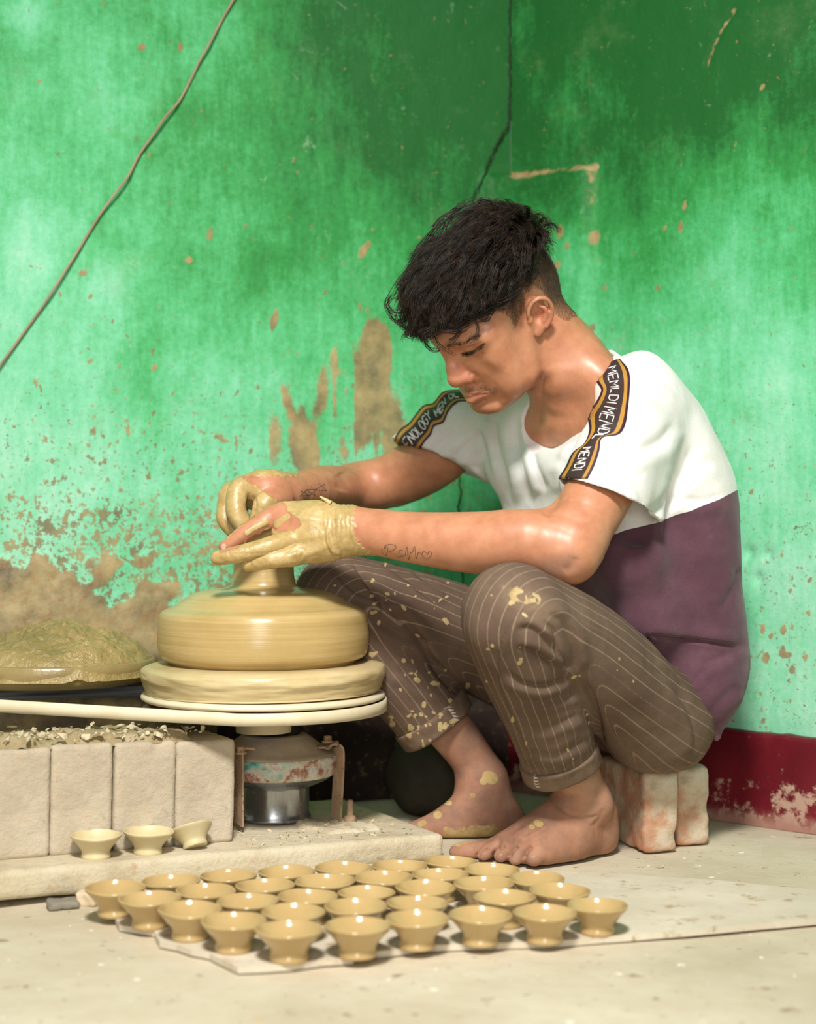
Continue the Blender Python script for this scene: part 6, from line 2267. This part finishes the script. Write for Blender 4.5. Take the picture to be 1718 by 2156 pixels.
FRONT = [(217, 345, 1867), (280, 414, 1890), (340, 478, 1912), (420, 558, 1931), (546, 692, 1952), (678, 823, 1946), (806, 939, 1930), (941, 1075, 1925), (1075, 1211, 1920), (1194, 1321, 1905)]
ROW2 = [(410, 534, 1873), (462, 592, 1888), (551, 689, 1920), (680, 815, 1905), (806, 932, 1893), (979, 1114, 1880), (1096, 1225, 1868)]
ROW3 = [(320, 441, 1857), (507, 633, 1861), (580, 703, 1880), (698, 818, 1874), (810, 940, 1871), (930, 1059, 1861), (1038, 1157, 1850)]
ROW4 = [(430, 553, 1846), (546, 668, 1842), (616, 745, 1853), (670, 794, 1836), (742, 866, 1849), (788, 902, 1827), (857, 975, 1839), (893, 1003, 1821), (965, 1080, 1834)]
ordn = ['leftmost', 'second', 'third', 'fourth', 'fifth', 'sixth', 'seventh', 'eighth', 'ninth', 'rightmost']
def ordinal(k, n):
    return 'leftmost' if k == 0 else ('rightmost' if k == n - 1 else ordn[k] + ' from left')
cnt = 0
placed = []
for rows, nm in ((FRONT, 'in the front row'), (ROW2, 'in the second row'), (ROW3, 'in the third row'), (ROW4, 'in the back row')):
    for k, (x0, x1, y) in enumerate(rows):
        wpx = x1 - x0
        s = 1.0
        for _ in range(3):
            D = (CAMH - BOARD_Z - cup_h * s) * FPX / (y - CY)
            s = 0.55 * (wpx / FPX * D / .0668) + .45
        p_ = P((x0 + x1) / 2, y, D)
        placed.append([p_[0], p_[1], s, '%s wet clay cup %s on the cardboard' % (ordinal(k, len(rows)), nm)])
pl_ = np.array([[a, b, c] for a, b, c, _ in placed])
for _ in range(60):          # nudge apart where rims would touch
    for i in range(len(pl_)):
        for j in range(i):
            d = pl_[i, :2] - pl_[j, :2]
            L = np.linalg.norm(d)
            need = .0338 * (pl_[i, 2] + pl_[j, 2])
            if L < need:
                m = d / L * (need - L) * .5
                pl_[i, :2] += m
                pl_[j, :2] -= m
_r = np.random.RandomState(4)
for k, (x, y, s) in enumerate(pl_):
    o = link('cup', cup_meshes[k % 7], M_cup if not cup_meshes[k % 7].materials else None, label=placed[k][3], cat='cup', group='fresh clay cups drying on the cardboard',
             loc=(x, y, BOARD_Z - .0002), rot=(0, 0, _r.uniform(0, 6.28)))
    o.scale = (s, s, s)
# three drier cups on the slab
M_dry = clay_material('drier cup clay', srgb(196, 180, 136), srgb(214, 200, 160), .45)
for k, (px, py, w, tl_, lab) in enumerate(((202, 1798, 108, (0, 0), 'pale small clay cup on the slab, leftmost of the three'), (311, 1792, 106, (.03, .02), 'pale small clay cup on the slab, middle of the three'),
                                      (412, 1788, 92, (-.12, .48), 'tilted misshapen clay cup on the slab, nearest the motor'))):
    v = .034
    u = front_u(px, v)
    me = cup_meshes[k].copy()
    me.materials.clear()
    q_ = slab_pt(u, v, slab_top(u) - .0005 + (.003 if k == 2 else 0))
    o = link('cup', me, M_dry, label=lab, cat='cup', group='three clay cups on the slab', loc=tuple(q_), rot=(tl_[0], tl_[1], k))
    s = w * q_[1] / FPX / .0668
    o.scale = (s, s, s)

# cardboard sheet under the cups
M_card = dusty('dusty cardboard', srgb(196, 184, 162), srgb(216, 206, 184), srgb(176, 156, 124), 12, .92, .3, .0015, 80)
def G(px, py, z=0.0):
    D = (CAMH - z) * FPX / (py - CY)
    return P(px, py, D)[:2]
outl = [(232, 1915), (246, 1938), (252, 1950), (290, 1956), (326, 1962), (335, 1985), (372, 1992), (402, 2003), (440, 2010), (470, 2024), (500, 2040), (545, 2038), (610, 2034), (680, 2024), (745, 2019), (750, 2010), (830, 2003), (900, 1994),
        (1000, 1990), (1080, 1987), (1150, 1986), (1300, 1974), (1450, 1962), (1600, 1948), (1760, 1934), (1760, 1880), (1500, 1855), (1300, 1842), (1130, 1834), (1000, 1822), (900, 1816), (760, 1822), (600, 1830), (440, 1838), (330, 1846), (225, 1862)]
gp = [G(x, y, .006) for x, y in outl]
from mathutils.geometry import delaunay_2d_cdt
gpa = []
for k in range(len(gp)):
    a_, b_ = gp[k], gp[(k + 1) % len(gp)]
    n_ = max(1, int(np.linalg.norm(b_ - a_) / .008))
    gpa += [a_ + (b_ - a_) * t / n_ for t in range(n_)]
gpa = np.array(gpa)
gx_, gy_ = np.meshgrid(np.arange(gpa[:, 0].min(), gpa[:, 0].max(), .012), np.arange(gpa[:, 1].min(), gpa[:, 1].max(), .012))
gq = np.stack([gx_.ravel(), gy_.ravel()], -1)
gd, _, _ = polyline_dist(gq, np.vstack([gpa, gpa[:1]]))
gq = gq[gd > .005]
allp = np.vstack([gpa, gq])
ed_ = [(k, (k + 1) % len(gpa)) for k in range(len(gpa))]
dv, de, df2 = delaunay_2d_cdt([Vector(p) for p in allp], ed_, [list(range(len(gpa)))], 1, 1e-6)[:3]
bm = bmesh.new()
vs_ = [bm.verts.new((p[0], p[1], 0)) for p in dv]
for f_ in df2:
    bm.faces.new([vs_[k] for k in f_])
for v in [v for v in bm.verts if not v.link_faces]:
    bm.verts.remove(v)
ext = bmesh.ops.extrude_face_region(bm, geom=bm.faces[:])
for v in [g for g in ext['geom'] if isinstance(g, bmesh.types.BMVert)]:
    v.co.z += BOARD_Z - .0015
bmesh.ops.recalc_face_normals(bm, faces=bm.faces[:])
for v in bm.verts:
    n_ = float(fbm(np.array([v.co.x, v.co.y, 2.0]), 30, 3))
    v.co.x += n_ * .0015
    v.co.y += n_ * .0020
    v.co.z += .0012
me = bpy.data.meshes.new('cardboard')
bm.to_mesh(me)
bm.free()
card = link('cardboard', me, M_card, label='torn dusty cardboard sheet under the rows of clay cups', cat='cardboard')

# stones wedged under the slab
for k, (px, py, sx, sy, sz, lab, c1) in enumerate(((128, 1916, .036, .026, .010, 'small grey stone wedged under the slab at left', srgb(124, 118, 104)), (190, 1905, .040, .028, .016, 'pale broken stone beside the torn cardboard edge', srgb(202, 182, 152)))):
    g_ = G(px, py)
    me = rough_block('stone', sx, sy, sz, .0022, .0045, 60 + k, .004, 30, 70)
    link('stone', me, dusty('stone', c1, tuple(min(1, x * 1.25) for x in c1[:3]) + (1,), None, 40), loc=(g_[0], g_[1] + .012, -.001), rot=(0, 0, .3 + k), label=lab, cat='stone')
# crumbs on the floor
def _onfloor(r):
    return np.array([r.uniform(-.5, .75), r.uniform(1.35, 2.3), .001])
flakes('floor_crumbs', 160, _onfloor, .0008, .0030, 12, label='tiny clay crumbs scattered over the dusty floor', cat='crumbs', kind='stuff')

# rusty stub of a bolt standing on the slab beside the bracket
pq_ = P(737, 1728, 2.165)
link('bolt_stub', lathe('bolt_stub', [(.0002, .030), (.0035, .030), (.0042, .028), (.0042, .010), (.0075, .009), (.0085, .004), (.0085, .0)], 14, wob=lambda V, a: V + .0004 * fbm(V * 400, 1, 2)[..., None]), M_rust,
     label='short dusty bolt stub standing on the slab beside the bracket', cat='bolt', loc=(pq_[0], pq_[1], .034))
